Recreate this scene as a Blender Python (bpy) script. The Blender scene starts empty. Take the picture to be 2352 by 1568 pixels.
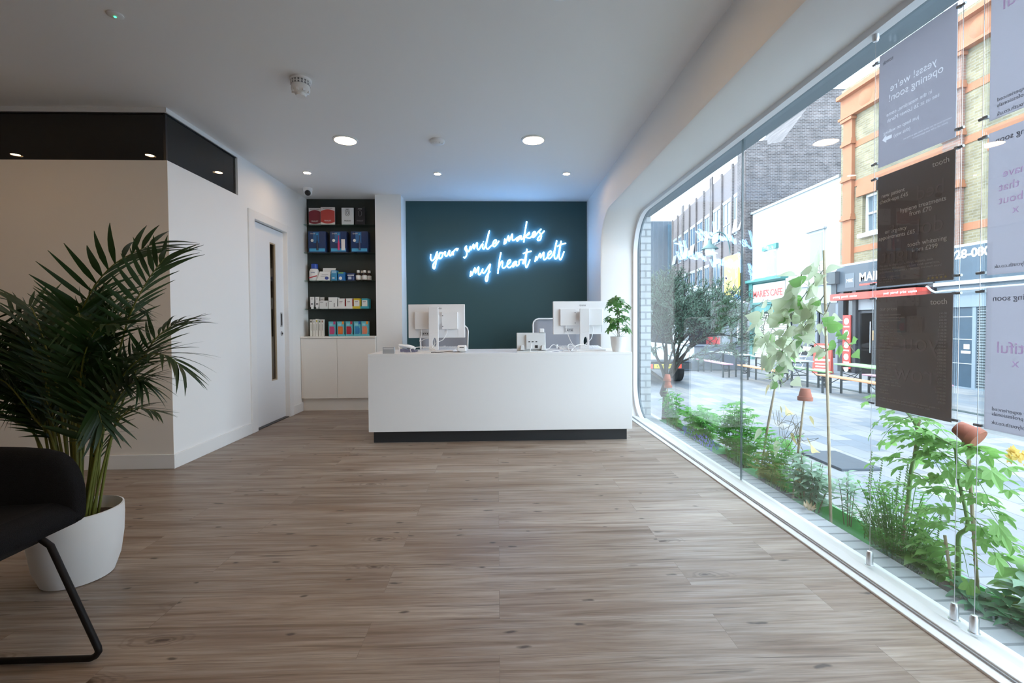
import bpy, bmesh, math, random
from mathutils import Vector, Matrix, Euler
R = math.radians
SC = bpy.context.scene
COL = SC.collection
# ------------------------------------------------------------------ camera
F, EYE = 1060.0, 1.05
YAW, PIT, ROL = R(1.784), R(1.297), 0.0060
fw = Vector((math.sin(YAW)*math.cos(PIT), math.cos(YAW)*math.cos(PIT), -math.sin(PIT)))
r0 = Vector((math.cos(YAW), -math.sin(YAW), 0))
u0 = r0.cross(fw)
rt = r0*math.cos(ROL) - u0*math.sin(ROL)
up = u0*math.cos(ROL) + r0*math.sin(ROL)
cd = bpy.data.cameras.new('camera'); cam = bpy.data.objects.new('camera', cd); COL.objects.link(cam)
cd.sensor_width = 36; cd.lens = F/2352*36; cd.shift_y = -17/2352; cd.clip_start = .02; cd.clip_end = 300
m3 = Matrix((rt, up, -fw)).transposed()
cam.matrix_world = Matrix.Translation((0, 0, EYE)) @ m3.to_4x4()
SC.camera = cam
# ------------------------------------------------------------------ sky, sun, exposure
SKY_S, SUN_S, EXPO = 7.3, 2.2, 0.0
LAMP_S, SPOT_S, NEON_S = 54.0, 220.0, 19.0
w = bpy.data.worlds.new('World'); SC.world = w; w.use_nodes = True
bg = w.node_tree.nodes['Background']
bg.inputs['Color'].default_value = (.73, .87, 1, 1); bg.inputs['Strength'].default_value = SKY_S
sd = bpy.data.lights.new('sun', 'SUN'); sd.energy = SUN_S; sd.angle = R(3); sd.color = (1, .95, .86)
sun = bpy.data.objects.new('sun', sd); COL.objects.link(sun)
sun.rotation_euler = Vector((.72, -.12, -.66)).to_track_quat('-Z', 'Y').to_euler(); sun.location = (-3, -3, 12)
SC.view_settings.view_transform = 'Standard'; SC.view_settings.look = 'None'
SC.view_settings.exposure = EXPO; SC.view_settings.gamma = 1; SC.view_settings.use_curve_mapping = False
SC.cycles.transparent_max_bounces = 24
SC.cycles.max_bounces = 10; SC.cycles.diffuse_bounces = 6
# ------------------------------------------------------------------ materials
MC = {}
def mat(name, col=(.8, .8, .8), rough=.5, metal=0, spec=.5, emit=None, es=0, trans=0, noise=0, nscale=30, bump=0, bscale=200):
    if name in MC: return MC[name]
    m = bpy.data.materials.new(name); m.use_nodes = True; MC[name] = m
    nt = m.node_tree; b = nt.nodes['Principled BSDF']
    b.inputs['Base Color'].default_value = (*col, 1); b.inputs['Roughness'].default_value = rough
    b.inputs['Metallic'].default_value = metal; b.inputs['Specular IOR Level'].default_value = spec
    if emit: b.inputs['Emission Color'].default_value = (*emit, 1); b.inputs['Emission Strength'].default_value = es
    if trans:
        t = nt.nodes.new('ShaderNodeBsdfTranslucent'); t.inputs['Color'].default_value = (*[min(1, c*1.4) for c in col], 1)
        x = nt.nodes.new('ShaderNodeMixShader'); x.inputs[0].default_value = trans
        nt.links.new(b.outputs[0], x.inputs[1]); nt.links.new(t.outputs[0], x.inputs[2])
        nt.links.new(x.outputs[0], nt.nodes['Material Output'].inputs[0])
    if noise or bump:
        g = nt.nodes.new('ShaderNodeNewGeometry')
    if noise:
        n = nt.nodes.new('ShaderNodeTexNoise'); n.inputs['Scale'].default_value = nscale; n.inputs['Detail'].default_value = 3
        nt.links.new(g.outputs['Position'], n.inputs['Vector'])
        r = nt.nodes.new('ShaderNodeMix'); r.data_type = 'RGBA'
        r.inputs[6].default_value = (*[c*(1-noise) for c in col], 1); r.inputs[7].default_value = (*[min(1, c*(1+noise)) for c in col], 1)
        nt.links.new(n.outputs[0], r.inputs[0]); nt.links.new(r.outputs[2], b.inputs['Base Color'])
    if bump:
        n2 = nt.nodes.new('ShaderNodeTexNoise'); n2.inputs['Scale'].default_value = bscale; n2.inputs['Detail'].default_value = 2
        nt.links.new(g.outputs['Position'], n2.inputs['Vector'])
        bp = nt.nodes.new('ShaderNodeBump'); bp.inputs['Strength'].default_value = bump; bp.inputs['Distance'].default_value = .01
        nt.links.new(n2.outputs[0], bp.inputs['Height']); nt.links.new(bp.outputs[0], b.inputs['Normal'])
    return m
def emat(name, col, s):
    if name in MC: return MC[name]
    m = bpy.data.materials.new(name); m.use_nodes = True; MC[name] = m
    nt = m.node_tree; nt.nodes.clear()
    o = nt.nodes.new('ShaderNodeOutputMaterial'); e = nt.nodes.new('ShaderNodeEmission')
    e.inputs[0].default_value = (*col, 1); e.inputs[1].default_value = s
    nt.links.new(e.outputs[0], o.inputs[0]); return m
def glassmat(name, tint=(.968, .980, .985), ior=1.5, base=0.0, rough=0):
    if name in MC: return MC[name]
    m = bpy.data.materials.new(name); m.use_nodes = True; MC[name] = m
    nt = m.node_tree; nt.nodes.clear(); N = nt.nodes.new
    o = N('ShaderNodeOutputMaterial'); t = N('ShaderNodeBsdfTransparent'); g = N('ShaderNodeBsdfGlossy')
    t.inputs[0].default_value = (*tint, 1); g.inputs['Roughness'].default_value = rough
    f = N('ShaderNodeFresnel'); x = N('ShaderNodeMixShader')
    gg = N('ShaderNodeNewGeometry'); mr = N('ShaderNodeMapRange'); mr.inputs[3].default_value = ior; mr.inputs[4].default_value = 1/ior
    nt.links.new(gg.outputs['Backfacing'], mr.inputs[0]); nt.links.new(mr.outputs[0], f.inputs[0])
    a = N('ShaderNodeMath'); a.operation = 'ADD'; a.use_clamp = True; a.inputs[1].default_value = base
    nt.links.new(f.outputs[0], a.inputs[0]); nt.links.new(a.outputs[0], x.inputs[0])
    nt.links.new(t.outputs[0], x.inputs[1]); nt.links.new(g.outputs[0], x.inputs[2]); nt.links.new(x.outputs[0], o.inputs[0])
    return m
def brickmat(name, c1, c2, mortar, ax, bw=.225, bh=.075, ms=.012, rough=.85, stain=.25, off=.5, bump=.3, mixn=2.0):
    """ax: which world axes run along (course, up) e.g. 'yz'"""
    if name in MC: return MC[name]
    m = bpy.data.materials.new(name); m.use_nodes = True; MC[name] = m
    nt = m.node_tree; N = nt.nodes.new; L = nt.links.new; b = nt.nodes['Principled BSDF']
    g = N('ShaderNodeNewGeometry'); s = N('ShaderNodeSeparateXYZ'); c = N('ShaderNodeCombineXYZ')
    L(g.outputs['Position'], s.inputs[0]); L(s.outputs['xyz'.index(ax[0])], c.inputs[0]); L(s.outputs['xyz'.index(ax[1])], c.inputs[1])
    k = N('ShaderNodeTexBrick'); k.offset = off
    for i, v in (('Color1', c1), ('Color2', c2), ('Mortar', mortar)): k.inputs[i].default_value = (*v, 1)
    k.inputs['Scale'].default_value = 1; k.inputs['Brick Width'].default_value = bw; k.inputs['Row Height'].default_value = bh
    k.inputs['Mortar Size'].default_value = ms; k.inputs['Mortar Smooth'].default_value = .1
    L(c.outputs[0], k.inputs['Vector'])
    n = N('ShaderNodeTexNoise'); n.inputs['Scale'].default_value = mixn; n.inputs['Detail'].default_value = 5
    L(g.outputs['Position'], n.inputs['Vector'])
    x = N('ShaderNodeMix'); x.data_type = 'RGBA'; x.blend_type = 'MULTIPLY'; x.inputs[0].default_value = 1
    cr = N('ShaderNodeMapRange'); cr.inputs[1].default_value = .3; cr.inputs[2].default_value = .7; cr.inputs[3].default_value = 1-stain; cr.inputs[4].default_value = 1+stain*.4
    L(n.outputs[0], cr.inputs[0]); L(k.outputs[0], x.inputs[6]); L(cr.outputs[0], x.inputs[7]); L(x.outputs[2], b.inputs['Base Color'])
    b.inputs['Roughness'].default_value = rough
    bp = N('ShaderNodeBump'); bp.invert = True; bp.inputs['Strength'].default_value = bump; bp.inputs['Distance'].default_value = .01
    L(k.outputs['Fac'], bp.inputs['Height']); L(bp.outputs[0], b.inputs['Normal'])
    return m
def floormat():
    m = bpy.data.materials.new('wood_plank'); m.use_nodes = True
    nt = m.node_tree; N = nt.nodes.new; L = nt.links.new; b = nt.nodes['Principled BSDF']
    g = N('ShaderNodeNewGeometry')
    k = N('ShaderNodeTexBrick'); k.offset = .37; k.offset_frequency = 2
    k.inputs['Color1'].default_value = (0, 0, 0, 1); k.inputs['Color2'].default_value = (1, 1, 1, 1); k.inputs['Mortar'].default_value = (.5, .5, .5, 1)
    k.inputs['Scale'].default_value = 1; k.inputs['Brick Width'].default_value = 1.22; k.inputs['Row Height'].default_value = .18
    k.inputs['Mortar Size'].default_value = .0008; k.inputs['Mortar Smooth'].default_value = 0
    L(g.outputs['Position'], k.inputs['Vector'])
    # offset the grain of each plank
    sh = N('ShaderNodeVectorMath'); sh.operation = 'MULTIPLY_ADD'
    L(k.outputs[0], sh.inputs[0]); sh.inputs[1].default_value = (7.3, 3.1, 0); L(g.outputs['Position'], sh.inputs[2])
    def noise(sx, sy, det, dist=0, rough=.55):
        mp = N('ShaderNodeMapping'); mp.inputs['Scale'].default_value = (sx, sy, 1); L(sh.outputs[0], mp.inputs[0])
        n = N('ShaderNodeTexNoise'); n.inputs['Scale'].default_value = 1; n.inputs['Detail'].default_value = det
        n.inputs['Roughness'].default_value = rough; n.inputs['Distortion'].default_value = dist
        L(mp.outputs[0], n.inputs['Vector']); return n.outputs[0]
    def ramp(v, a, c, lo, hi):
        r = N('ShaderNodeMapRange'); L(v, r.inputs[0])
        for i, q in enumerate((a, c, lo, hi)): r.inputs[i+1].default_value = q
        return r.outputs[0]
    def mix(f, a, c, mode='MIX'):
        x = N('ShaderNodeMix'); x.data_type = 'RGBA'; x.blend_type = mode
        for s_, v in ((0, f), (6, a), (7, c)):
            if isinstance(v, (int, float)): x.inputs[s_].default_value = v
            elif isinstance(v, tuple): x.inputs[s_].default_value = (*v, 1)
            else: L(v, x.inputs[s_])
        return x.outputs[2]
    broad = noise(.8, 7, 4, .9); fine = noise(3, 90, 6, .2, .7); streak = noise(1.1, 20, 6, 1.4)
    c = mix(ramp(broad, .36, .64, 0, 1), (.222, .160, .116), (.408, .338, .280))
    c = mix(ramp(streak, .46, .66, 0, .7), c, (.43, .375, .33))
    c = mix(ramp(streak, .30, .43, .8, 0), c, (.115, .070, .048))
    c = mix(ramp(fine, .32, .6, .6, 0), c, (.115, .078, .058))
    c = mix(ramp(noise(1.6, 55, 3, 1.2), .60, .72, 0, .75), c, (.07, .045, .034))
    tone = ramp(k.outputs[0], 0, 1, .93, 1.05)
    c = mix(ramp(noise(.5, 2.2, 3, .6), .42, .68, 0, .42), c, (.20, .125, .080))
    c = mix(1, c, tone, 'MULTIPLY')
    # knots: rings around scattered points, stretched along the plank
    wob = N('ShaderNodeTexNoise'); wob.inputs['Scale'].default_value = 7; wob.inputs['Detail'].default_value = 3; L(sh.outputs[0], wob.inputs['Vector'])
    wa = N('ShaderNodeVectorMath'); wa.operation = 'MULTIPLY_ADD'; wa.inputs[1].default_value = (.16, .045, 0); L(wob.outputs['Color'], wa.inputs[0]); L(sh.outputs[0], wa.inputs[2])
    mp = N('ShaderNodeMapping'); mp.inputs['Scale'].default_value = (1.15, 3.2, 0); L(wa.outputs[0], mp.inputs[0])
    v = N('ShaderNodeTexVoronoi'); v.voronoi_dimensions = '2D'; v.inputs['Scale'].default_value = 1; L(mp.outputs[0], v.inputs['Vector'])
    d = v.outputs['Distance']
    wv = N('ShaderNodeMath'); wv.operation = 'SINE'; mu = N('ShaderNodeMath'); mu.operation = 'MULTIPLY_ADD'; mu.inputs[1].default_value = 150
    L(d, mu.inputs[0]); L(ramp(streak, 0, 1, 0, 14), mu.inputs[2]); L(mu.outputs[0], wv.inputs[0])
    near = ramp(d, .03, .17, 1, 0); ring = N('ShaderNodeMath'); ring.operation = 'MULTIPLY'
    L(near, ring.inputs[0]); L(ramp(wv.outputs[0], -.2, 1, 0, .62), ring.inputs[1])
    sel = ramp(v.outputs['Color'], .55, .57, 0, 1)
    q = N('ShaderNodeMath'); q.operation = 'MULTIPLY'; L(ring.outputs[0], q.inputs[0]); L(sel, q.inputs[1])
    c = mix(q.outputs[0], c, (.075, .045, .030))
    q2 = N('ShaderNodeMath'); q2.operation = 'MULTIPLY'; L(ramp(d, .018, .04, .9, 0), q2.inputs[0]); L(sel, q2.inputs[1])
    c = mix(q2.outputs[0], c, (.06, .035, .022))
    mp2 = N('ShaderNodeMapping'); mp2.inputs['Scale'].default_value = (3.1, 8.5, 0); mp2.inputs['Location'].default_value = (3.3, 1.7, 0); L(wa.outputs[0], mp2.inputs[0])
    v2 = N('ShaderNodeTexVoronoi'); v2.voronoi_dimensions = '2D'; v2.inputs['Scale'].default_value = 1; L(mp2.outputs[0], v2.inputs['Vector'])
    q3 = N('ShaderNodeMath'); q3.operation = 'MULTIPLY'; L(ramp(v2.outputs['Distance'], .03, .075, .85, 0), q3.inputs[0]); L(ramp(v2.outputs['Color'], .56, .58, 0, 1), q3.inputs[1])
    c = mix(q3.outputs[0], c, (.05, .035, .028))
    c = mix(ramp(k.outputs['Fac'], 0, 1, 0, .6), c, (.12, .088, .068))
    L(c, b.inputs['Base Color']); b.inputs['Roughness'].default_value = .42; b.inputs['Specular IOR Level'].default_value = .42
    bp = N('ShaderNodeBump'); bp.inputs['Strength'].default_value = .12; bp.inputs['Distance'].default_value = .004
    L(fine, bp.inputs['Height']); L(bp.outputs[0], b.inputs['Normal'])
    return m
WHITE = mat('white_paint', (.83, .83, .82), .55, bump=.03, bscale=250)
CEIL = mat('ceiling_paint', (.85, .85, .85), .7)
PARTN = mat('lamplight_tinted_white', (.80, .755, .695), .55, bump=.03, bscale=250)  # white wall for the partition, warm lamplight tinted into its colour
SATIN = mat('white_satin', (.80, .80, .79), .35)
CREAM = mat('cream_laminate', (.84, .81, .76), .4)
GREEN = mat('green_paint', (.032, .088, .098), .6)
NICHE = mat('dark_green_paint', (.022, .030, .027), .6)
DARK = mat('anthracite', (.022, .026, .030), .35)
PLASTIC = mat('white_plastic', (.80, .80, .80), .35)
GREYPL = mat('grey_plastic', (.45, .46, .48), .4)
BLACK = mat('black_plastic', (.012, .012, .013), .4)
STEEL = mat('steel', (.62, .63, .65), .28, 1)
ALU = mat('aluminium', (.72, .73, .75), .35, 1)
GLASS = glassmat('clear_glass')
SHELFG = glassmat('shelf_glass', (.72, .88, .84), 1.5, .02)
ACRYL = glassmat('acrylic', (.97, .98, .98), 1.45)
SMOKED = glassmat('smoked_glass', (.16, .155, .14), 1.55, .03)
# ------------------------------------------------------------------ mesh building
WL = {}
class MB:
    def __init__(s): s.v = []; s.f = []
    def add(s, vs, fs):
        n = len(s.v); s.v += [Vector(p) for p in vs]; s.f += [[i+n for i in f] for f in fs]; return s
    def box(s, x0, x1, y0, y1, z0, z1):
        if x0 > x1: x0, x1 = x1, x0
        if y0 > y1: y0, y1 = y1, y0
        return s.add([(x0,y0,z0),(x1,y0,z0),(x1,y1,z0),(x0,y1,z0),(x0,y0,z1),(x1,y0,z1),(x1,y1,z1),(x0,y1,z1)],
                     [(3,2,1,0),(4,5,6,7),(0,1,5,4),(1,2,6,5),(2,3,7,6),(3,0,4,7)])
    def prism(s, pts, axis, a, b):
        """pts 2-D outline, extruded along axis ('x': pts=(y,z); 'y': pts=(x,z); 'z': pts=(x,y)) from a to b"""
        def P(p, t): return {'x': (t, p[0], p[1]), 'y': (p[0], t, p[1]), 'z': (p[0], p[1], t)}[axis]
        n = len(pts)
        area = sum(pts[i][0]*pts[(i+1) % n][1]-pts[(i+1) % n][0]*pts[i][1] for i in range(n))
        if (area < 0) != (axis == 'y'): pts = pts[::-1]
        lo, hi = min(a, b), max(a, b)
        vs = [P(p, lo) for p in pts]+[P(p, hi) for p in pts]
        return s.add(vs, [list(range(n))[::-1], list(range(n, 2*n))]+[[i, (i+1) % n, n+(i+1) % n, n+i] for i in range(n)])
    def tube(s, pts, r, n=8, cap=True):
        pts = [Vector(p) for p in pts]; rr = r if isinstance(r, (list, tuple)) else [r]*len(pts)
        base = len(s.v); nrm = None
        for i, p in enumerate(pts):
            t = (pts[min(i+1, len(pts)-1)]-pts[max(i-1, 0)])
            if t.length < 1e-9: t = Vector((0, 0, 1))
            t.normalize()
            if nrm is None: nrm = t.orthogonal().normalized()
            nrm = (nrm - t*nrm.dot(t))
            if nrm.length < 1e-6: nrm = t.orthogonal()
            nrm.normalize(); b = t.cross(nrm)
            for k in range(n):
                a = 2*math.pi*k/n; s.v.append(p+nrm*math.cos(a)*rr[i]+b*math.sin(a)*rr[i])
        for i in range(len(pts)-1):
            for k in range(n):
                q = base+i*n; s.f.append([q+k, q+(k+1) % n, q+n+(k+1) % n, q+n+k])
        if cap:
            s.f.append([base+k for k in range(n)][::-1]); q = base+(len(pts)-1)*n; s.f.append([q+k for k in range(n)])
        return s
    def cyl(s, p, q, r, n=16): return s.tube([p, q], r, n)
    def lathe(s, prof, c=(0, 0, 0), n=32, axis='z', sx=1, sy=1):
        base = len(s.v); c = Vector(c)
        for (r, h) in prof:
            for k in range(n):
                a = 2*math.pi*k/n; d = (r*math.cos(a)*sx, r*math.sin(a)*sy, h)
                if axis == 'y': d = (d[0], -d[2], d[1])
                if axis == 'x': d = (d[2], d[0], d[1])
                s.v.append(c+Vector(d))
        for i in range(len(prof)-1):
            for k in range(n):
                q = base+i*n; s.f.append([q+k, q+(k+1) % n, q+n+(k+1) % n, q+n+k])
        s.f.append([base+k for k in range(n)][::-1]); q = base+(len(prof)-1)*n; s.f.append([q+k for k in range(n)])
        return s
    def xf(s, M):
        s.v = [M @ v for v in s.v]; return s
    def build(s, name, m, parent=None, smooth=False, bevel=0, seg=2, world=True, sub=0, kind=None, solid=0):
        me = bpy.data.meshes.new(name)
        o = bpy.data.objects.new(name, me)
        off = WL.get(parent, Vector((0, 0, 0))) if (parent and world) else Vector((0, 0, 0))
        org = Vector((0, 0, 0))
        if not parent and s.v:
            lo = [min(v[i] for v in s.v) for i in range(3)]; hi = [max(v[i] for v in s.v) for i in range(3)]
            org = Vector(((lo[0]+hi[0])/2, (lo[1]+hi[1])/2, lo[2]))
        me.from_pydata([tuple(v-off-org) for v in s.v], [], s.f); me.update()
        COL.objects.link(o); o.location = org
        if m: me.materials.append(m)
        WL[o] = off if parent else org
        if parent: o.parent = parent
        if parent and world: WL[o] = off
        if smooth:
            for p in me.polygons: p.use_smooth = True
            if smooth != 'all': me.set_sharp_from_angle(angle=R(40))
        if solid:
            d = o.modifiers.new('thick', 'SOLIDIFY'); d.thickness = solid; d.offset = 0
        if bevel:
            d = o.modifiers.new('bevel', 'BEVEL'); d.width = bevel; d.segments = seg; d.limit_method = 'ANGLE'; d.angle_limit = R(40)
        if sub:
            d = o.modifiers.new('sub', 'SUBSURF'); d.levels = sub; d.render_levels = sub
        if kind: o['kind'] = kind
        return o
def thing(name, label, cat, loc=(0, 0, 0), rz=0, group=None):
    o = bpy.data.objects.new(name, None); COL.objects.link(o); o.location = loc; o.rotation_euler = (0, 0, rz)
    o.empty_display_size = .05
    o['label'] = label; o['category'] = cat
    if group: o['group'] = group
    WL[o] = Vector(loc); return o
def tag(o, label, cat, group=None):
    o['label'] = label; o['category'] = cat
    if group: o['group'] = group
    return o
def struct(name, mb, m, parent=None, **k):
    o = mb.build(name, m, parent, **k); o['kind'] = 'structure'; return o
def dup(src, loc, rz=None, label=None, group=None):
    def cp(o, par):
        c = o.copy(); COL.objects.link(c)
        if par: c.parent = par
        for ch in KIDS.get(o, []): cp(ch, c)
        return c
    if src not in KIDS:
        for o in COL.objects:
            if o.parent: KIDS.setdefault(o.parent, [])
            if o.parent and o not in KIDS[o.parent]: KIDS[o.parent].append(o)
    r = cp(src, None); r.location = loc
    if rz is not None: r.rotation_euler = (0, 0, rz)
    if label: r['label'] = label
    if group: r['group'] = group
    return r
KIDS = {}
def text(name, s, size, m, parent, loc, face, align='CENTER', ext=.0006, mirror=False, bold=0, shear=0, rotz=0, sp=1.0, lsp=1.0):
    """lettering lying on a wall: face = '-y' (faces the camera), '-x', '+x'; loc in world space"""
    if mirror: align = {'LEFT': 'RIGHT', 'RIGHT': 'LEFT'}.get(align, align)
    cu = bpy.data.curves.new(name, 'FONT'); cu.body = s; cu.size = size; cu.align_x = align; cu.extrude = ext; cu.offset = bold
    cu.shear = shear; cu.space_character = sp; cu.space_line = lsp; cu.resolution_u = 3
    t = bpy.data.objects.new(name, cu); COL.objects.link(t)
    bpy.context.view_layer.update()
    me = bpy.data.meshes.new_from_object(t.evaluated_get(bpy.context.evaluated_depsgraph_get()))
    COL.objects.unlink(t); bpy.data.objects.remove(t); bpy.data.curves.remove(cu)
    me.name = name
    rot = {'-y': Matrix.Rotation(R(90), 4, 'X'), '-x': Matrix.Rotation(R(-90), 4, 'Z') @ Matrix.Rotation(R(90), 4, 'X'),
           '+x': Matrix.Rotation(R(90), 4, 'Z') @ Matrix.Rotation(R(90), 4, 'X'), '+y': Matrix.Rotation(R(180), 4, 'Z') @ Matrix.Rotation(R(90), 4, 'X')}[face]
    if mirror: rot = rot @ Matrix.Scale(-1, 4, (1, 0, 0))
    if rotz: rot = rot @ Matrix.Rotation(rotz, 4, 'Z')
    off = WL.get(parent, Vector((0, 0, 0))) if parent else Vector((0, 0, 0))
    me.transform(Matrix.Translation(Vector(loc)-off) @ rot)
    if mirror: me.flip_normals()
    o = bpy.data.objects.new(name, me); COL.objects.link(o); me.materials.clear(); me.materials.append(m)
    if parent: o.parent = parent
    WL[o] = off
    return o
def smooth_path(pts, k=6):
    P = [Vector(p) for p in pts]; out = []
    for i in range(len(P)-1):
        a, b, c, d = P[max(i-1, 0)], P[i], P[i+1], P[min(i+2, len(P)-1)]
        for j in range(k):
            t = j/k; out.append(.5*((2*b)+(c-a)*t+(2*a-5*b+4*c-d)*t*t+(3*b-a-3*c+d)*t**3))
    out.append(P[-1]); return out
def leaf(mb, p, d, n, L, W, bend=.25, fold=.15, shape=(0, .55, .95, 1, .75, .38, 0), tipw=0):
    """one leaf: base p, direction d, face normal n; drooping by bend, folded along its rib"""
    p = Vector(p); d = Vector(d).normalized(); n = Vector(n); n = (n-d*n.dot(d))
    if n.length < 1e-4: n = d.orthogonal()
    n.normalize(); s = d.cross(n); b = len(mb.v); k = len(shape)-1
    for i, wv in enumerate(shape):
        t = i/k; c = p+d*(L*t)-n*(bend*L*t*t); hw = max(W*.5*wv, .0004)
        mb.v += [c+s*hw+n*fold*hw, c, c-s*hw+n*fold*hw]
    for i in range(k):
        q = b+3*i; mb.f += [[q, q+1, q+4, q+3], [q+1, q+2, q+5, q+4]]
# ================================================================== the room
CZ = 2.63; XL = -2.39; XG = 1.60; XI = 1.17; YB = 6.0; YC = 3.455
FLOOR = floormat()
struct('floor', MB().box(-6.4, 1.50, -2.6, 6.1, -.08, 0), FLOOR)
struct('ceiling', MB().box(-6.4, 1.74, -2.6, 6.2, CZ, CZ+.12), CEIL)
struct('wall_back', MB().box(-2.5, 1.74, YB, YB+.15, 0, CZ), GREEN)
struct('wall_front', MB().box(-6.4, 1.74, -2.75, -2.6, 0, CZ), WHITE)
struct('wall_far_left', MB().box(-6.5, -6.4, -2.6, 6.1, 0, CZ), WHITE)
# the niche lining and the white pier beside it
struct('wall_niche', MB().box(XL, -1.485, 5.915, YB, .9, CZ), NICHE)
struct('wall_pier', MB().box(-1.485, -1.17, 5.71, YB, 0, CZ), WHITE)
# left: partition towards the camera and side wall with the door
D0, D1, DZ = 4.60, 5.36, 2.10
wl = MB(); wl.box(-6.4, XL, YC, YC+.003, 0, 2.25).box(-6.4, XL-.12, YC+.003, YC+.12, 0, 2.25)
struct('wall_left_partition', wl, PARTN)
ws = MB(); ws.box(XL-.12, XL, YC+.003, 4.45, 0, 2.25); ws.box(XL-.12, XL, 4.45, D0, 0, CZ); ws.box(XL-.12, XL, D1, YB, 0, CZ)
ws.box(XL-.12, XL, D0, D1, DZ, CZ); ws.box(XL-.12, XL, 4.372, 4.45, 2.25, CZ)
struct('wall_left', ws, WHITE)
hd = MB(); hd.box(-6.4, XL, YC, YC+.10, 2.597, CZ); hd.box(XL-.10, XL, YC+.10, 4.372, 2.597, CZ)
struct('trim_1', hd, WHITE)
# smoked clerestory glass over the partition
wn = struct('window_2', MB().box(-6.4, XL-.035, YC+.02, YC+.032, 2.25, 2.597).box(XL-.032, XL-.02, YC+.02, 4.372, 2.25, 2.597), SMOKED)
sl = MB(); sl.box(-6.4, XL-.02, YC+.012, YC+.02, 2.590, 2.597).box(XL-.02, XL-.012, YC+.02, 4.372, 2.590, 2.597).box(XL-.035, XL-.018, YC+.016, YC+.034, 2.25, 2.597)
struct('window_seal', sl, BLACK, wn)
sb = MB(); sb.box(-6.4, XL-.12, 6.0, 6.1, 0, CZ)
struct('wall_left_room', sb, WHITE)
# baseboards
b = MB(); b.box(-6.4, XL+.014, YC-.014, YC, 0, .105); struct('baseboard_partition', b, SATIN, bevel=.003)
b = MB(); b.box(XL, XL+.014, YC, D0-.075, 0, .105); struct('baseboard_left', b, SATIN, bevel=.003)
b = MB(); b.box(XL, XL+.014, D1+.085, 5.70, 0, .105); struct('baseboard_back', b, SATIN, bevel=.003)
# door
fr = MB()
for y0, y1 in ((D0-.075, D0+.03), (D1-.03, D1+.075)): fr.box(XL-.12, XL+.016, y0, y1, 0, DZ+.075)
fr.box(XL-.12, XL+.016, D0+.03, D1-.03, DZ-.005, DZ+.075)
struct('trim_2', fr, SATIN, bevel=.004)
LV0, LV1 = 5.02, 5.15
dl = MB(); xd0, xd1 = XL-.075, XL-.035
dl.box(xd0, xd1, D0+.028, LV0, .012, DZ-.012); dl.box(xd0, xd1, LV1, D1-.028, .012, DZ-.012)
dl.box(xd0, xd1, LV0, LV1, .012, .45); dl.box(xd0, xd1, LV0, LV1, 1.935, DZ-.012)
door = struct('door_1', dl, mat('door_paint', (.78, .79, .80), .4))
MB().box(XL-.056, XL-.05, LV0, LV1, .45, 1.935).build('vision_pane', glassmat('door_glass', (.62, .58, .5), 1.5, .05), door)
q = MB()
for y in (LV0, LV1-.014): q.box(XL-.05, XL-.037, y, y+.014, .45, 1.935)
q.box(XL-.05, XL-.037, LV0+.014, LV1-.014, 1.921, 1.935); q.box(XL-.05, XL-.037, LV0+.014, LV1-.014, .45, .464)
q.build('pane_bead', mat('oak_bead', (.42, .34, .24), .5), door)
h = MB(); h.prism([(5.235, 1.03), (5.285, 1.03), (5.285, 1.19), (5.235, 1.19)], 'x', xd1, xd1+.004)
hp = h.build('flush_pull', STEEL, door, bevel=.003)
MB().box(xd1+.004, xd1+.0052, 5.246, 5.274, 1.045, 1.175).build('pull_recess', mat('dark_steel', (.12, .12, .13), .4, 1), hp)
lk = MB().lathe([(.026, 0), (.026, .006), (.022, .008)], (xd1, 5.26, .955), 24, 'x').build('lock_rose', STEEL, door, smooth=True)
MB().lathe([(.010, .008), (.010, .014), (.006, .015)], (xd1, 5.26, .955), 16, 'x').build('key_cylinder', mat('dark_steel'), lk, smooth=True)
struct('trim_3', MB().box(XL-.12, XL+.0, D0, D1, 0, .008), mat('dark_steel'))
# ---- right: thick wall with the rounded shop window
Y0, Y1, ZT, RR, RB = .72, 5.235, 2.262, .42, .36
def opening(inset=0, rs=18):
    """rounded opening outline (y, z) with the wall-rectangle point that belongs to each"""
    y0, y1, z0, z1 = Y0+inset, Y1-inset, -.035+inset, ZT-inset
    wy0, wy1, wz0, wz1 = -2.6, YB, -.1, CZ
    pts = []
    cs = [((y1-RB, z0+RB), RB, -90, (wy1, wz0)), ((y1-RR, z1-RR), RR, 0, (wy1, wz1)), ((y0+RR, z1-RR), RR, 90, (wy0, wz1)), ((y0+RB, z0+RB), RB, 180, (wy0, wz0))]
    for ci, ((cy, cz), r, a0, (oy, oz)) in enumerate(cs):
        r2 = r
        ts, te = None, None
        for i in range(rs+1):
            t = i/rs; a = R(a0+90*t); p = (cy+r2*math.cos(a), cz+r2*math.sin(a))
            tan0 = (cy+r2*math.cos(R(a0)), cz+r2*math.sin(R(a0))); tan1 = (cy+r2*math.cos(R(a0+90)), cz+r2*math.sin(R(a0+90)))
            if ci in (0, 2):  # starts on a horizontal edge
                s0 = (tan0[0], oz); s1 = (oy, tan1[1])
            else:
                s0 = (oy, tan0[1]); s1 = (tan1[0], oz)
            k = (oy, oz)
            o = tuple(s0[j]+(k[j]-s0[j])*t*2 for j in (0, 1)) if t < .5 else tuple(k[j]+(s1[j]-k[j])*(t*2-1) for j in (0, 1))
            pts.append((p, o))
    return pts
OP = opening()
wr = MB(); n = len(OP)
vi = [(XI, p[0], p[1]) for p, o in OP]; vo = [(XI, o[0], o[1]) for p, o in OP]
xi = [(1.625, p[0], p[1]) for p, o in OP]; xo = [(1.625, o[0], o[1]) for p, o in OP]
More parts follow.
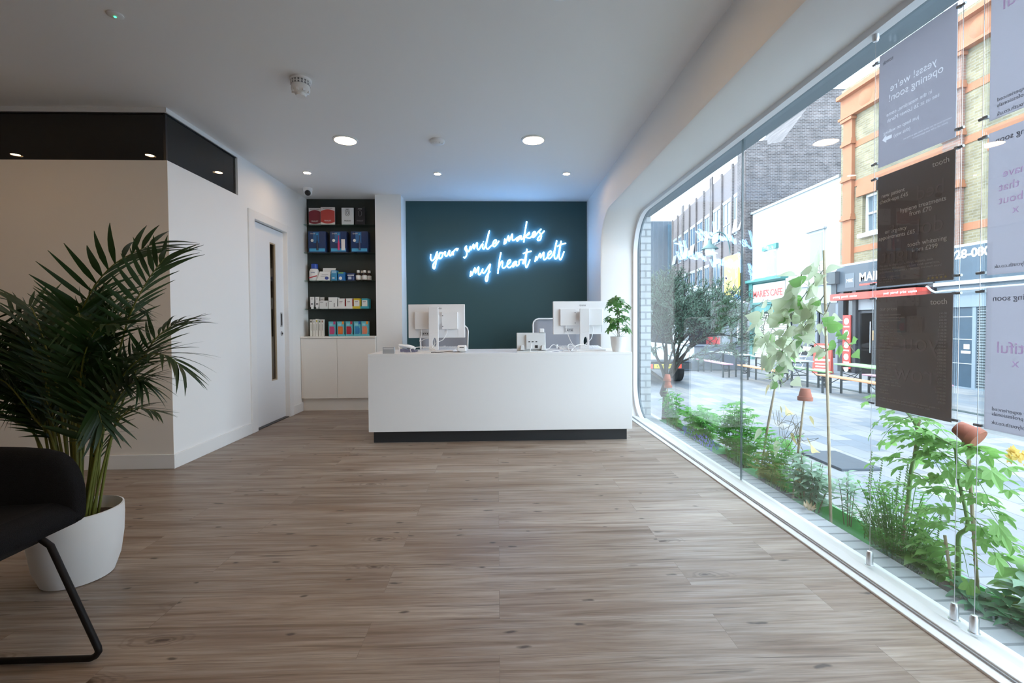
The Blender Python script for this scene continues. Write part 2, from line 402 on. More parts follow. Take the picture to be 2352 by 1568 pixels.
# small fillet where the wall face turns into the reveal
F1 = [(XI, p[0], p[1]) for p, o in opening(-.03)]; F2 = [(XI+.009, p[0], p[1]) for p, o in opening(-.009)]; F3 = [(XI+.03, p[0], p[1]) for p, o in OP]
rows = [vo, F1, F2, F3, xi, xo, vo]
fs = []
for r_ in range(6):
    for i in range(n):
        j = (i+1) % n; fs.append([r_*n+j, r_*n+i, (r_+1)*n+i, (r_+1)*n+j])
wr.add(sum(rows, []), fs)
struct('wall_right', wr, WHITE, smooth=True)
# white frame in the reveal, sill and glass
def ring(o1, o2, xa, xb):
    m = MB(); k = len(o1)
    V = [(xa, *p) for p, _ in o1]+[(xa, *p) for p, _ in o2]+[(xb, *p) for p, _ in o2]+[(xb, *p) for p, _ in o1]
    Fs = []
    for i in range(k):
        j = (i+1) % k
        for a in range(4):
            b_ = (a+1) % 4; Fs.append([a*k+i, a*k+j, b_*k+j, b_*k+i])
    return m.add(V, Fs)
win = struct('window_1', ring(opening(-.004), opening(.030), 1.545, 1.590), mat('frame_white', (.78, .80, .82), .35), smooth=True)
struct('window_seal', ring(opening(-.004), opening(.012), 1.590, 1.622), mat('seal_grey', (.10, .13, .15), .5), win, smooth=True)
go = [p for p, _ in opening(.004)]
SEAM = 2.985
far = [p for p in go if p[0] > SEAM+.2]; near = [p for p in go if p[0] < SEAM-.2]
zb, zt = -.031, ZT-.004
fp = [(SEAM+.0025, zb)]+far+[(SEAM+.0025, zt)]
npn = [(SEAM-.0025, zt)]+near+[(SEAM-.0025, zb)]
MB().prism(fp, 'x', XG, XG+.010).build('glass_pane', GLASS, win)
MB().prism(npn, 'x', XG, XG+.010).build('glass_pane', GLASS, win)
MB().box(XG-.001, XG+.011, SEAM-.0025, SEAM+.0025, .006, ZT-.006).build('pane_joint', mat('joint_grey', (.10, .14, .15), .3), win)
si = MB(); si.box(1.485, 1.545, .6, 5.30, -.06, .020); si.box(1.44, 1.485, .6, 5.30, -.06, .008)
struct('trim_4', si, mat('sill_white', (.70, .71, .72), .4), bevel=.003)
struct('trim_5', MB().box(1.478, 1.485, .6, 5.28, .008, .014), mat('channel_grey', (.36, .37, .38), .4))
struct('trim_6', MB().box(1.545, 1.628, .6, 5.4, -.06, .004), mat('sill_white'))
# ================================================================== lamps
WARM = (1, .66, .36)
def downlight(x, y, r, label, group, s, col=WARM):
    t = thing('downlight', label, 'ceiling light', (x, y, CZ), 0, group)
    MB().lathe([(r*1.02, 0), (r*1.2, 0), (r*1.2, -.004), (r*1.02, -.009), (r*1.02, 0)], (x, y, CZ), 40).build('trim_ring', SATIN, t, smooth=True)
    MB().lathe([(.001, -.004), (r*1.015, -.004), (r*1.015, -.0005), (.001, -.0005)], (x, y, CZ), 40).build('diffuser', emat('lamp_%g' % s, col, s), t)
    return t
for x, y, lb in ((-1.292, 4.03, 'large round recessed ceiling light on the left, nearer the shelves and door'), (.318, 4.0, 'large round recessed ceiling light on the right, nearer the shop window')):
    downlight(x, y, .088, lb, 'large round ceiling lights', LAMP_S)
for x, y in ((-1.33, 2.20), (.315, 2.18), (-1.33, .4), (.315, .4), (-1.33, -1.4), (.315, -1.4)):
    downlight(x, y, .088, 'large round recessed ceiling light at the top edge over the open floor', 'large round ceiling lights', LAMP_S)
for x, y, lb in ((-1.961, 4.88, 'small recessed spotlight near the dome camera and shelves'), (-.619, 4.9, 'small recessed spotlight in the middle, before the green wall'), (.736, 4.88, 'small recessed spotlight before the green wall, next to the window bulkhead'),
                 (-3.2, 2.55, 'small recessed spotlight over the seating by the partition'), (-4.4, 2.55, 'small recessed spotlight over the seating by the partition')):
    downlight(x, y, .034, lb, 'small recessed spotlights', SPOT_S)
# ================================================================== reception desk and what stands on it
YD, DT = 4.08, .79
t = thing('reception_desk', 'long white reception desk with a dark recessed plinth in front of the green wall', 'reception desk', (0, YD, 0))
MB().box(-1.14, 1.20, YD, YD+.70, DT-.025, DT).build('worktop', PLASTIC, t, bevel=.0015)
MB().box(-1.14, 1.20, YD, YD+.025, .102, DT-.025).build('front_panel', PLASTIC, t, bevel=.0015)
for a in (-1.14, 1.175): MB().box(a, a+.025, YD+.025, YD+.68, .102, DT-.025).build('side_panel', PLASTIC, t)
MB().box(-1.105, 1.160, YD+.035, YD+.62, 0, .102).build('plinth', DARK, t)
MB().box(-1.115, 1.175, YD+.45, YD+.47, .102, .70).build('inner_panel', PLASTIC, t)

def oval(cx, cz, a, b, n=20): return [(cx+a*math.cos(2*math.pi*i/n), cz+b*math.sin(2*math.pi*i/n)) for i in range(n)]
def holed(mb, x0, x1, z0, z1, cx, cz, a, b, ya, yb, n=20):
    """upright plate with an oval hole"""
    el = oval(cx, cz, a, b, n); rc = []
    for i in range(n):
        an = 2*math.pi*i/n; c, s_ = math.cos(an), math.sin(an)
        k = min((x1-cx if c > 0 else cx-x0)/max(abs(c), 1e-6), (z1-cz if s_ > 0 else cz-z0)/max(abs(s_), 1e-6))
        rc.append((cx+c*k, cz+s_*k))
    # snap the four corners
    for X in (x0, x1):
        for Z in (z0, z1):
            j = min(range(n), key=lambda q: (rc[q][0]-X)**2+(rc[q][1]-Z)**2); rc[j] = (X, Z)
    V = [(p[0], ya, p[1]) for p in rc]+[(p[0], ya, p[1]) for p in el]+[(p[0], yb, p[1]) for p in el]+[(p[0], yb, p[1]) for p in rc]
    fs = []
    for i in range(n):
        j = (i+1) % n
        for q in range(4):
            w_ = (q+1) % 4; fs.append([q*n+i, q*n+j, w_*n+j, w_*n+i])
    mb.add(V, fs)
LOGO = mat('logo_grey', (.16, .16, .17), .5)
MGREY = mat('monitor_white', (.78, .78, .79), .35)
def monitor(x0, x1, z0, z1, xs, label, group, ztop, hole, cables):
    y = 4.50
    t = thing('monitor', label, 'computer monitor', ((x0+x1)/2, y, DT), 0, group)
    MB().box(x0, x1, y-.012, y+.022, z0, z1).build('housing', MGREY, t, bevel=.004)
    MB().box(x0+.008, x1-.008, y+.022, y+.0235, z0+.012, z1-.008).build('screen', mat('screen_black', (.01, .011, .013), .15), t)
    xa = (x0+x1)/2
    rc = MB().box(xa-.205, xa-.052, y-.042, y-.012, z0+.085, z1-.075).box(xa+.052, xa+.205, y-.042, y-.012, z0+.085, z1-.075).box(xa-.052, xa+.052, y-.024, y-.012, z0+.085, z1-.085)
    rc = rc.build('rear_cover', MGREY, t, bevel=.003)
    for dx in (-.062, .062):
        for dz in (z0+.11, z1-.11): MB().lathe([(.0045, -.002), (.0045, .002)], (xa+dx, y-.042, dz), 10, 'y').build('cover_screw', mat('dark_steel'), rc)
    pt = MB().box(xa-.16, xa-.075, y-.0135, y-.012, z0+.02, z0+.06)
    pt.build('port_panel', mat('port_grey', (.55, .55, .56), .5), t)
    for k in range(3): MB().box(xa-.135+.02*k, xa-.123+.02*k, y-.015, y-.0135, z0+.034+.004*(k % 2), z0+.046).build('port', mat('dark_steel'), t)
    MB().box(xa+.205, xa+.207, y-.014, y-.012, z0+.02, z0+.085).build('panel_seam', mat('port_grey'), t)
    text('maker_lettering', 'iiyama', .026, LOGO, t, (xa+.015, y-.0125, z1-.046), '-y', shear=.25)
    # stand: column with an oval cable hole, and a flat base
    c = MB(); yc = y-.115
    c.box(xs-.045, xs+.045, yc, yc+.028, DT+.175, ztop); holed(c, xs-.045, xs+.045, DT+.012, DT+.175, xs-.004+.012, DT+.085, .019, .045, yc, yc+.028)
    c.box(xs-.04, xs+.04, yc+.028, y-.024, z0+.13, z0+.22)
    c.build('stand_column', MGREY, t, bevel=.003)
    MB().box(xs-.14, xs+.19, yc-.06, y+.11, DT, DT+.012).build('stand_base', MGREY, t, bevel=.003)
    for pth in cables: MB().tube(smooth_path(pth, 6), .0035, 6).build('cable', PLASTIC, t, smooth=True)
    return t
y = 4.5
monitor(-.861, -.317, .917, 1.241, -.606, 'white computer monitor seen from behind at the left end of the desk', 'monitors on the desk', 1.212, 1,
        [[(-.735, 4.47, 1.0), (-.73, 4.46, .95), (-.745, 4.44, .885), (-.69, 4.43, .91), (-.62, 4.44, .915), (-.6, 4.40, .86), (-.615, 4.36, .83), (-.58, 4.34, .80), (-.54, 4.3, .795)],
         [(-.49, 4.47, 1.0), (-.49, 4.46, .96), (-.52, 4.44, .905), (-.565, 4.43, .88), (-.60, 4.41, .86), (-.6, 4.36, .82), (-.56, 4.30, .796)]])
monitor(.542, 1.086, .943, 1.264, .832, 'white computer monitor seen from behind, at the desk end with the potted plant', 'monitors on the desk', 1.19, 1,
        [[(.665, 4.47, 1.03), (.67, 4.46, .98), (.705, 4.44, .88), (.74, 4.43, .835), (.80, 4.42, .83), (.83, 4.40, .83)],
         [(.925, 4.47, 1.03), (.925, 4.46, .97), (.905, 4.44, .90), (.86, 4.43, .86), (.835, 4.40, .84)],
         [(.845, 4.37, .84), (.80, 4.33, .85), (.74, 4.28, .845), (.69, 4.24, .81), (.675, 4.22, .794)]])
def keyboard(x0, x1, y0, label):
    t = thing('keyboard', label, 'keyboard', ((x0+x1)/2, y0, DT), 0)
    MB().prism([(y0, DT), (y0+.13, DT), (y0+.13, DT+.024), (y0, DT+.014)][::-1], 'x', x0, x1).build('case', MGREY, t, bevel=.002)
    k = MB(); n = 15; w_ = (x1-x0-.02)/n
    for r_ in range(5):
        for i in range(n): k.box(x0+.01+i*w_, x0+.01+i*w_+w_*.86, y0+.01+r_*.023, y0+.01+r_*.023+.019, DT+.016+.0018*r_, DT+.024+.0018*r_)
    k.build('keys', PLASTIC, t)
keyboard(-.76, -.36, 4.625, 'white keyboard behind the left monitor stand')
keyboard(.62, 1.05, 4.625, 'white keyboard behind the right monitor stand')
# card holder
t = thing('card_holder', 'small grey block card holder at the left end of the desk', 'card holder', (-.97, 4.12, DT))
MB().box(-1.02, -.917, 4.12, 4.155, DT, DT+.058).build('block', mat('holder_grey', (.36, .37, .38), .45), t, bevel=.002)
MB().box(-1.012, -.925, 4.1188, 4.12, DT+.040, DT+.050).build('card_edge', mat('card_edge', (.6, .6, .6), .6), t)
# telephone with lifted receiver
t = thing('desk_phone', 'white desk telephone with a receiver on a dark base, left of the left monitor', 'telephone', (-.84, 4.33, DT))
MB().prism([(-.905, DT), (-.765, DT), (-.765, DT+.016), (-.905, DT+.03)], 'y', 4.30, 4.44).build('base', mat('slate_blue', (.16, .16, .24), .5), t, bevel=.003)
MB().tube(smooth_path([(-.925, 4.34, DT+.066), (-.89, 4.34, DT+.060), (-.84, 4.35, DT+.052), (-.80, 4.36, DT+.040), (-.775, 4.36, DT+.028)], 5), [.010]+[.013]*8+[.018]*8+[.015]*3+[.012], 12).build('receiver', PLASTIC, t, smooth=True)
MB().tube(smooth_path([(-.925, 4.34, DT+.062), (-.91, 4.30, DT+.03), (-.895, 4.26, DT+.004), (-.86, 4.25, DT+.004)], 6), .0035, 6).build('cord', PLASTIC, t, smooth=True)
# card reader
t = thing('card_reader', 'white card payment terminal lying beside the left monitor', 'card reader', (-.325, 4.26, DT))
MB().prism([(4.17, DT+.018), (4.17, DT+.055), (4.19, DT+.066), (4.24, DT+.066), (4.36, DT+.03), (4.37, DT+.012), (4.20, DT+.008)], 'x', -.365, -.285).build('body', PLASTIC, t, bevel=.008, seg=3)
MB().box(-.335, -.315, 4.20, 4.26, DT, DT+.012).build('foot', PLASTIC, t)
MB().box(-.345, -.305, 4.1685, 4.17, DT+.046, DT+.052).build('card_slot', BLACK, t)
tag(MB().tube(smooth_path([(-.60, 4.17, DT+.005), (-.52, 4.16, DT+.006), (-.45, 4.18, DT+.012), (-.40, 4.2, DT+.008), (-.345, 4.19, DT+.01)], 8), .003, 6).build('power_cord', BLACK, smooth=True),
    'thin black cord running along the desk to the card terminal', 'cable')
tag(MB().tube(smooth_path([(-.79, 4.24, DT+.004), (-.80, 4.26, DT+.035), (-.74, 4.28, DT+.048), (-.66, 4.28, DT+.045), (-.58, 4.22, DT+.02), (-.545, 4.2, DT+.005)], 8), .003, 6).build('white_cable', PLASTIC, smooth=True),
    'looped white cable in front of the left monitor base', 'cable')
# touch terminal seen from behind
t = thing('touch_terminal', 'small white touchscreen terminal seen from behind, on two feet on the desk', 'touch terminal', (.31, 4.2, DT))
M_ = Matrix.Translation((.31, 4.22, DT+.012)) @ Matrix.Rotation(R(-9), 4, 'X')
TW = mat('terminal_white', (.62, .64, .65), .4)
MB().box(-.135, .130, -.008, .012, .0, .165).xf(M_).build('housing', TW, t, bevel=.004)
MB().box(-.05, .125, -.03, -.008, .012, .145).xf(M_).build('rear_box', TW, t, bevel=.003)
MB().box(-.125, .12, .012, .0135, .01, .155).xf(M_).build('screen', mat('screen_black'), t)
for k, (a, b_) in enumerate(((-.03, .016), (.0, .018), (.035, .016))): MB().box(a, a+b_, -.0312, -.03, .074, .082).xf(M_).build('port', BLACK, t)
MB().box(.03, .055, -.034, -.03, .02, .046).xf(M_).build('power_plug', BLACK, t)
for a in (-.105, .085): MB().prism([(a, 0), (a+.036, 0), (a+.028, .045), (a+.008, .045)], 'y', -.05, -.008).xf(M_).build('foot', TW, t, bevel=.002)
MB().box(.175, .44, 4.165, 4.30, DT, DT+.012).build('base_plate', TW, t, bevel=.003)
MB().tube(smooth_path([(.31, 4.19, DT+.08), (.305, 4.165, DT+.05), (.295, 4.14, DT+.008), (.35, 4.13, DT+.004)], 6), .003, 6).build('cable', PLASTIC, t, smooth=True)
t = thing('camera_cube', 'small white rounded cube standing on top of the touch terminal', 'device', (.405, 4.228, DT+.177))
MB().box(.384, .427, 4.222, 4.262, DT+.177, DT+.213).build('cube', PLASTIC, t, bevel=.006, seg=3)
for pth, lb in (([(.44, 4.2, DT+.022), (.47, 4.22, DT+.03), (.51, 4.25, DT+.062), (.55, 4.24, DT+.05), (.60, 4.22, DT+.02), (.64, 4.2, DT+.004)], 'white cable arching from the touch terminal towards the right monitor'),
                ([(.655, 4.2, DT+.004), (.645, 4.22, DT+.05), (.665, 4.24, DT+.068), (.69, 4.26, DT+.06), (.715, 4.24, DT+.03), (.725, 4.2, DT+.004)], 'white cable loop beside the foot of the right monitor'),
                ([(.36, 4.14, DT+.004), (.44, 4.13, DT+.004), (.52, 4.15, DT+.012), (.57, 4.17, DT+.006), (.60, 4.16, DT+.004)], 'white cable lying flat in front of the touch terminal')):
    tag(MB().tube(smooth_path(pth, 8), .003, 6).build('white_cable', PLASTIC, smooth=True), lb, 'cable')
MB_ = MB().lathe([(.034, 0), (.034, .002), (.026, .002)], (.665, 4.19, DT), 24)
tag(MB_.build('cable_grommet', GREYPL, smooth=True), 'round grey cable grommet set in the desktop right of the touch terminal', 'grommet')
tag(MB().box(.50, .60, 4.235, 4.26, DT, DT+.006).build('pen', mat('slate_blue'), bevel=.002), 'dark blue pen lying on the desk between terminal and right monitor', 'pen')
# potted plant on the desk
def palmate(mb, st, p, d, nl, L, W, rnd):
    d = Vector(d).normalized(); a = d.orthogonal().normalized(); b_ = d.cross(a)
    for k in range(nl):
        an = 2*math.pi*k/nl+rnd.uniform(-.2, .2)
        dd = (a*math.cos(an)+b_*math.sin(an))*.95+d*rnd.uniform(.05, .35)
        leaf(mb, p, dd, d, L*rnd.uniform(.8, 1.1), W, .35, .1, (.15, .5, .85, 1, 1, .75, .25))
t = thing('potted_schefflera', 'umbrella plant in a white pot on the right end of the desk', 'plant', (1.105, 4.19, DT))
px_, py_ = 1.105, 4.19
MB().lathe([(.050, 0), (.054, .004), (.066, .06), (.073, .138), (.069, .138), (.060, .11), (.001, .11)], (px_, py_, DT), 36).build('pot', PLASTIC, t, smooth=True)
MB().lathe([(.06, .11), (.05, .116), (.001, .118)], (px_, py_, DT), 20).build('soil', mat('soil', (.035, .022, .015), .95, noise=.5, nscale=120), t)
rn = random.Random(4); sm = MB(); lf = MB()
tops = [Vector((px_-.02, py_, DT+.50)), Vector((px_+.012, py_+.01, DT+.36))]
sm.tube(smooth_path([(px_-.004, py_, DT+.11), (px_-.008, py_, DT+.25), (px_-.012, py_, DT+.38), tops[0]], 5), .0035, 7)
sm.tube(smooth_path([(px_+.008, py_, DT+.11), (px_+.006, py_+.004, DT+.25), tops[1]], 5), .003, 7)
for i in range(38):
    zf = rn.uniform(0, 1); z = DT+.21+.29*zf
    an = i*2.4+rn.uniform(-.3, .3); rr = (.055+.085*rn.random())*(1.05-.55*max(0, zf-.45)/.55)
    if zf > .9: rr *= .5
    a = Vector((px_-.006-.01*zf, py_, z-.05)); e = a+Vector((math.cos(an)*rr, math.sin(an)*rr*.8, .05+rn.uniform(-.025, .03)))
    sm.tube([a, (a+e)/2+Vector((0, 0, .008)), e], .0011, 5)
    palmate(lf, sm, e, (math.cos(an)*.7, math.sin(an)*.7, .75), rn.choice((6, 7)), rn.uniform(.038, .052), .019, rn)
for x_, z_ in ((-.095, .20), (.085, .19), (-.06, .235), (.07, .22)):
    a = Vector((px_, py_, DT+.12)); e = Vector((px_+x_, py_-.03, DT+z_)); sm.tube([a, e], .001, 5)
    palmate(lf, sm, e, (x_*4, -.3, .4), 6, .05, .022, rn)
sm.build('stems', mat('stem_brown_green', (.07, .085, .03), .7), t, smooth=True)
lf.build('foliage', mat('schefflera_leaf', (.075, .20, .05), .35, trans=.3, noise=.35, nscale=18), t, smooth='all')
# ------------------------------------------------------------------ two office chairs behind the desk
MESHG = mat('grey_mesh_fabric', (.30, .31, .35), .8, bump=.3, bscale=900)
def office_chair(x, y, w_, ztop, label):
    t = thing('office_chair', label, 'office chair', (x, y, 0), 0, 'office chairs behind the desk')
    h = w_/2; rr = .07
    pts = [(x-h+.02, y-.03, .62), (x-h+.008, y, .75), (x-h, y+.01, ztop-rr)]
    pts += [(x-h+rr-rr*math.cos(a), y+.015, ztop-rr+rr*math.sin(a)) for a in (R(30), R(60), R(90))]
    fr = pts+[(2*x-p[0], p[1], p[2]) for p in pts[::-1]]
    MB().tube(fr, .009, 8).build('back_frame', SATIN, t, smooth=True)
    m = MB(); n = 8; V = []
    inner = [(p[0], p[1], p[2]) for p in fr]
    nn = len(inner)//2
    for i in range(nn):
        l, r_ = Vector(inner[i]), Vector(inner[len(inner)-1-i])
        for k in range(n+1):
            q = l.lerp(r_, k/n); q.y -= -.03*(1-(2*k/n-1)**2); V.append(q)
    fs = [[i*(n+1)+k, i*(n+1)+k+1, (i+1)*(n+1)+k+1, (i+1)*(n+1)+k] for i in range(nn-1) for k in range(n)]
    m.add(V, fs).build('backrest', MESHG, t, smooth='all', solid=.006)
    MB().box(x-.24, x+.24, y-.46, y-.02, .43, .50).build('seat', mat('grey_seat', (.10, .10, .12), .8), t, bevel=.03, seg=3)
    MB().cyl((x, y-.22, .10), (x, y-.22, .43), .025).build('gas_column', STEEL, t, smooth=True)
    MB().tube([(x, y-.05, .45), (x, y+.035, .55), (x, y+.04, .80)], .018, 8).build('back_post', SATIN, t, smooth=True)
    sb_ = MB()
    for k in range(5):
        a = R(72*k+18); sb_.tube([(x, y-.22, .11), (x+.27*math.cos(a), y-.22+.27*math.sin(a), .075)], [.024, .014], 8)
    sb_.build('star_base', SATIN, t, smooth=True)
    for k in range(5):
        a = R(72*k+18); cx, cy = x+.27*math.cos(a), y-.22+.27*math.sin(a)
        MB().lathe([(.027, -.012), (.03, -.006), (.03, .006), (.027, .012)], (cx, cy, .031), 14, 'x').cyl((cx, cy, .04), (cx, cy, .08), .007, 8).build('caster', BLACK, t, smooth=True)
office_chair(-.615, 5.32, .55, 1.035, 'white framed grey mesh office chair mostly hidden behind the left monitor')
office_chair(.70, 5.40, .57, 1.105, 'white framed grey mesh office chair behind the right monitor and terminal')
# ------------------------------------------------------------------ cabinet under the niche
t = thing('base_cabinet', 'cream two-door cabinet under the product niche, beside the door', 'cabinet', (-1.93, 5.68, 0))
yc = 5.665
MB().box(XL+.004, -1.489, yc+.02, 5.99, .155, .885).build('body', CREAM, t)
MB().box(XL+.004, -1.489, yc+.045, yc+.063, 0, .155).build('plinth', CREAM, t)
MB().box(XL+.002, -1.487, yc-.012, 5.914, .888, .908).build('worktop', CREAM, t, bevel=.002)
xm = -1.952
MB().box(XL+.03, xm-.0015, yc, yc+.019, .155, .884).build('door', CREAM, t, bevel=.001)
MB().box(xm+.0015, -1.491, yc, yc+.019, .155, .884).build('door', CREAM, t, bevel=.001)
MB().box(XL+.004, XL+.028, yc+.006, yc+.02, .155, .884).build('filler_strip', CREAM, t)
SH = (2.283, 1.94, 1.595, 1.247); CT = .908
for z, lb in zip(SH, ('award plaques', 'boxed electric toothbrushes', 'mouthwash and brown bottles', 'small cartons and tubes')):
    g_ = MB().box(XL+.02, -1.488, 5.765, 5.913, z-.010, z).build('glass_shelf', SHELFG)
    tag(g_, 'dark glass shelf in the niche carrying the %s' % lb, 'shelf', 'glass shelves in the niche')
# ------------------------------------------------------------------ goods in the niche
YP = 5.795
def nx(X, y=YP): return ((X/4.61-453)*y/F)
def nh(px): return px/4.61*YP/F
INK = mat('print_dark', (.04, .04, .05), .6); PW = mat('card_white', (.78, .78, .76), .5)
def carton(name, label, cat, X0, X1, h, z, col, panels=(), group=None, depth=.09, y=YP, txt=None, lean=0, gl=.45):
    x0, x1 = nx(X0), nx(X1); t = thing(name, label, cat, ((x0+x1)/2, y, z), 0, group); w_ = x1-x0
    MB().box(x0, x1, y, y+depth, z, z+h).build('carton', mat('card_%s' % (col,), col, gl), t, bevel=.001)
    for i, (a, b_, c, d, cl) in enumerate(panels):
        MB().box(x0+a*w_, x0+b_*w_, y-.0006-.0003*i, y-.0003*i, z+c*h, z+d*h).build('print', mat('ink_%s' % (cl,), cl, .5), t)
    if txt:
        for s_, f_, zf, sz, m_ in txt: text('lettering', s_, sz, m_, t, (x0+f_*w_, y-.002, z+zf*h), '-y')
    return t
# award plaques
RED = (.36, .028, .035); z = SH[0]
def plaque(X0, X1, h, label, col, band, y_, rz=0, word='FINALIST', ink=None):
    y = y_-.005; x0, x1 = nx(X0, y), nx(X1, y); w_ = x1-x0
    t = thing('award_plaque', label, 'award plaque', ((x0+x1)/2, y, z), 0, 'award plaques on the top shelf')
    MB().box(x0, x1, y, y+.012, z, z+h).build('acrylic_block', mat('plaque_%s' % (col,), col, .5, spec=.2), t, bevel=.001)
    if band:
        arc = [(x0+.001+(w_-.002)*k/10, z+h*(.78+.10*math.sin(math.pi*k/10))) for k in range(11)]
        low = [(x0+.001+(w_-.002)*k/10, z+h*(.16-.09*math.sin(math.pi*k/10))) for k in range(10, -1, -1)]
        MB().prism(arc+low, 'y', y-.0008, y).build('print', mat('ink_%s' % (band,), band, .4), t)
    text('lettering', word, .021, ink or PW, t, ((x0+x1)/2, y-.0016, z+h*.20), '-y')
    text('lettering', 'DENTISTRY AWARDS' if band else 'AWARDS', .012, INK if col[0] > .2 else PW, t, ((x0+x1)/2, y-.0016, z+h*.90), '-y')
    return t
plaque(135, 257, .214, 'red and white award plaque at the left end of the top shelf', (.66, .62, .60), (.20, .018, .03), 5.83)
plaque(258, 402, .216, 'brighter red award plaque overlapping the left one', (.70, .64, .62), (.42, .045, .035), 5.80)
t = plaque(472, 595, .210, 'white award plaque with a round emblem on the top shelf', (.62, .64, .65), None, 5.80, ink=INK)
xc = (nx(472)+nx(595))/2
MB().tube([(xc+.030*math.cos(a), 5.793, SH[0]+.148+.038*math.sin(a)) for a in [2*math.pi*k/24 for k in range(25)]], .0015, 5).build('emblem', INK, t)
MB().tube([(xc+.012*math.cos(a), 5.793, SH[0]+.148+.022*math.sin(a)) for a in [2*math.pi*k/16 for k in range(17)]], .002, 5).build('emblem', INK, t)
t = plaque(612, 712, .212, 'black award plaque with a round emblem at the right end of the top shelf', (.016, .018, .024), None, 5.80, ink=mat('ink_grey', (.2, .2, .22), .5))
xc = (nx(612)+nx(712))/2
MB().tube([(xc+.022*math.cos(a), 5.793, SH[0]+.14+.034*math.sin(a)) for a in [2*math.pi*k/24 for k in range(25)]], .0015, 5).build('emblem', mat('ink_grey'), t)
# toothbrush boxes
NAVY = (.012, .035, .12); SKYB = (.06, .36, .62)
for X0, X1, cl, lb in ((126, 305, (.02, .03, .06), 'dark blue electric toothbrush box with a black brush, left of the pink one'), (350, 520, (.62, .04, .17), 'dark blue electric toothbrush box showing a pink brush'), (563, 740, (.05, .07, .14), 'dark blue electric toothbrush box with a dark brush at the shelf right end')):
    t = carton('toothbrush_box', lb, 'box', X0, X1, .262, SH[1], NAVY, [(.05, .95, .06, .20, SKYB), (.28, .62, .45, .97, (.02, .13, .33))], 'electric toothbrush boxes', .10, gl=.25,
               txt=[('Oral-B', .26, .87, .022, PW)])
    x0, x1 = nx(X0), nx(X1); xc = x0+.52*(x1-x0)
    MB().tube([(xc, YP-.003, SH[1]+.03), (xc, YP-.003, SH[1]+.13), (xc, YP-.003, SH[1]+.15), (xc, YP-.003, SH[1]+.215)], [.012, .012, .005, .004], 10).build('brush_picture', mat('ink_%s' % (cl,), cl, .4), t, smooth=True)
    MB().lathe([(.012, 0), (.012, .002)], (xc, YP-.005, SH[1]+.225), 14, 'y').build('brush_head_picture', mat('ink_%s' % (SKYB,)), t)
    MB().lathe([(.018, 0), (.018, .001)], (x0+.22*(x1-x0), YP-.001, SH[1]+.15), 16, 'y').build('badge', PW, t)
    if X0 == 350: MB().box(x0+.68*(x1-x0), x0+.9*(x1-x0), YP-.0022, YP-.001, SH[1]+.03, SH[1]+.165).build('side_label', PW, t)
# third shelf
z = SH[2]
t = thing('mouthwash_bottle', 'white mouthwash bottle with a red swoosh and a blue cap', 'bottle', (nx(165), YP+.04, z))
MB().lathe([(.052, 0), (.058, .006), (.058, .12), (.045, .150), (.04, .152)], (nx(165), YP+.05, z), 28, sx=1, sy=.75).build('bottle', PW, t, smooth=True)
MB().lathe([(.040, .152), (.040, .205), (.034, .212)], (nx(170), YP+.05, z), 24).build('cap', mat('blue_cap', (.02, .07, .38), .35), t, smooth=True)
MB().prism([(nx(125), z+.03), (nx(205), z+.055), (nx(205), z+.068), (nx(125), z+.042)], 'y', YP+.004, YP+.008).build('swoosh', mat('red_print', (.45, .03, .04), .5), t)
text('lettering', 'RINSE', .02, mat('blue_print', (.05, .08, .3), .5), t, (nx(165), YP+.004, z+.095), '-y')
def pouch(X0, X1, Xt0, Xt1, h, y, lb, ink, dot):
    t = thing('floss_pouch', lb, 'pouch', (nx((X0+X1)/2), y, z), 0, 'white pouches on the middle shelf')
    m = MB(); m.add([(nx(X0), y-.018, z), (nx(X1), y-.018, z), (nx(Xt1), y+.004, z+h), (nx(Xt0), y+.004, z+h), (nx(X0), y+.03, z), (nx(X1), y+.03, z), (nx(Xt1), y+.014, z+h), (nx(Xt0), y+.014, z+h)],
                      [(0, 1, 2, 3), (5, 4, 7, 6), (1, 5, 6, 2), (4, 0, 3, 7), (3, 2, 6, 7), (1, 0, 4, 5)])
    m.build('bag', PW, t, bevel=.002)
    if dot:
        MB().lathe([(.024, 0), (.024, .001)], (nx(310), y-.017, z+.032), 18, 'y', sy=.8).build('round_print', mat('blue_print'), t)
    MB().box(nx(Xt0+22), nx(Xt1-24), y-.004, y-.0005, z+h*.62, z+h*.68).build('print', mat('ink_grey'), t)
    MB().box(nx(Xt0+12), nx(Xt1-44), y-.008, y-.003, z+h*.48, z+h*.53).build('print', mat('ink_grey'), t)
pouch(240, 345, 248, 382, .165, YP+.075, 'taller white pouch standing behind the other pouch', 0, False)
pouch(205, 340, 232, 345, .115, YP+.015, 'white pouch with a round blue print, front of the pair', 0, True)
carton('floss_box', 'pale and dark blue floss box right of the white pouches', 'box', 356, 414, .128, z, (.05, .27, .48), [(.1, .9, .72, .92, (.3, .5, .65)), (.2, .6, .2, .32, (.7, .75, .8))], depth=.07)
t = carton('floss_box', 'blue box with a green top and a white round badge', 'box', 426, 496, .105, z, (.02, .16, .42), [(.05, .8, .84, .98, (.20, .42, .10))], depth=.07)
MB().lathe([(.02, 0), (.02, .001)], (nx(452), YP-.001, z+.03), 16, 'y').build('badge', PW, t)
t = thing('wax_tin', 'low dark blue rounded tub with a white label', 'tub', (nx(552), YP+.04, z))
MB().lathe([(.052, 0), (.057, .008), (.057, .06), (.052, .066), (.054, .068), (.054, .09), (.05, .094)], (nx(552), YP+.045, z), 28, sy=.8).build('tub', mat('navy_plastic', (.012, .03, .13), .35), t, smooth=True)
MB().box(nx(525), nx(590), YP-.003, YP+.004, z+.062, z+.072).build('band', PW, t)
MB().box(nx(532), nx(565), YP-.003, YP+.004, z+.016, z+.05).build('label', mat('ink_(.55,)', (.45, .5, .6), .5), t)
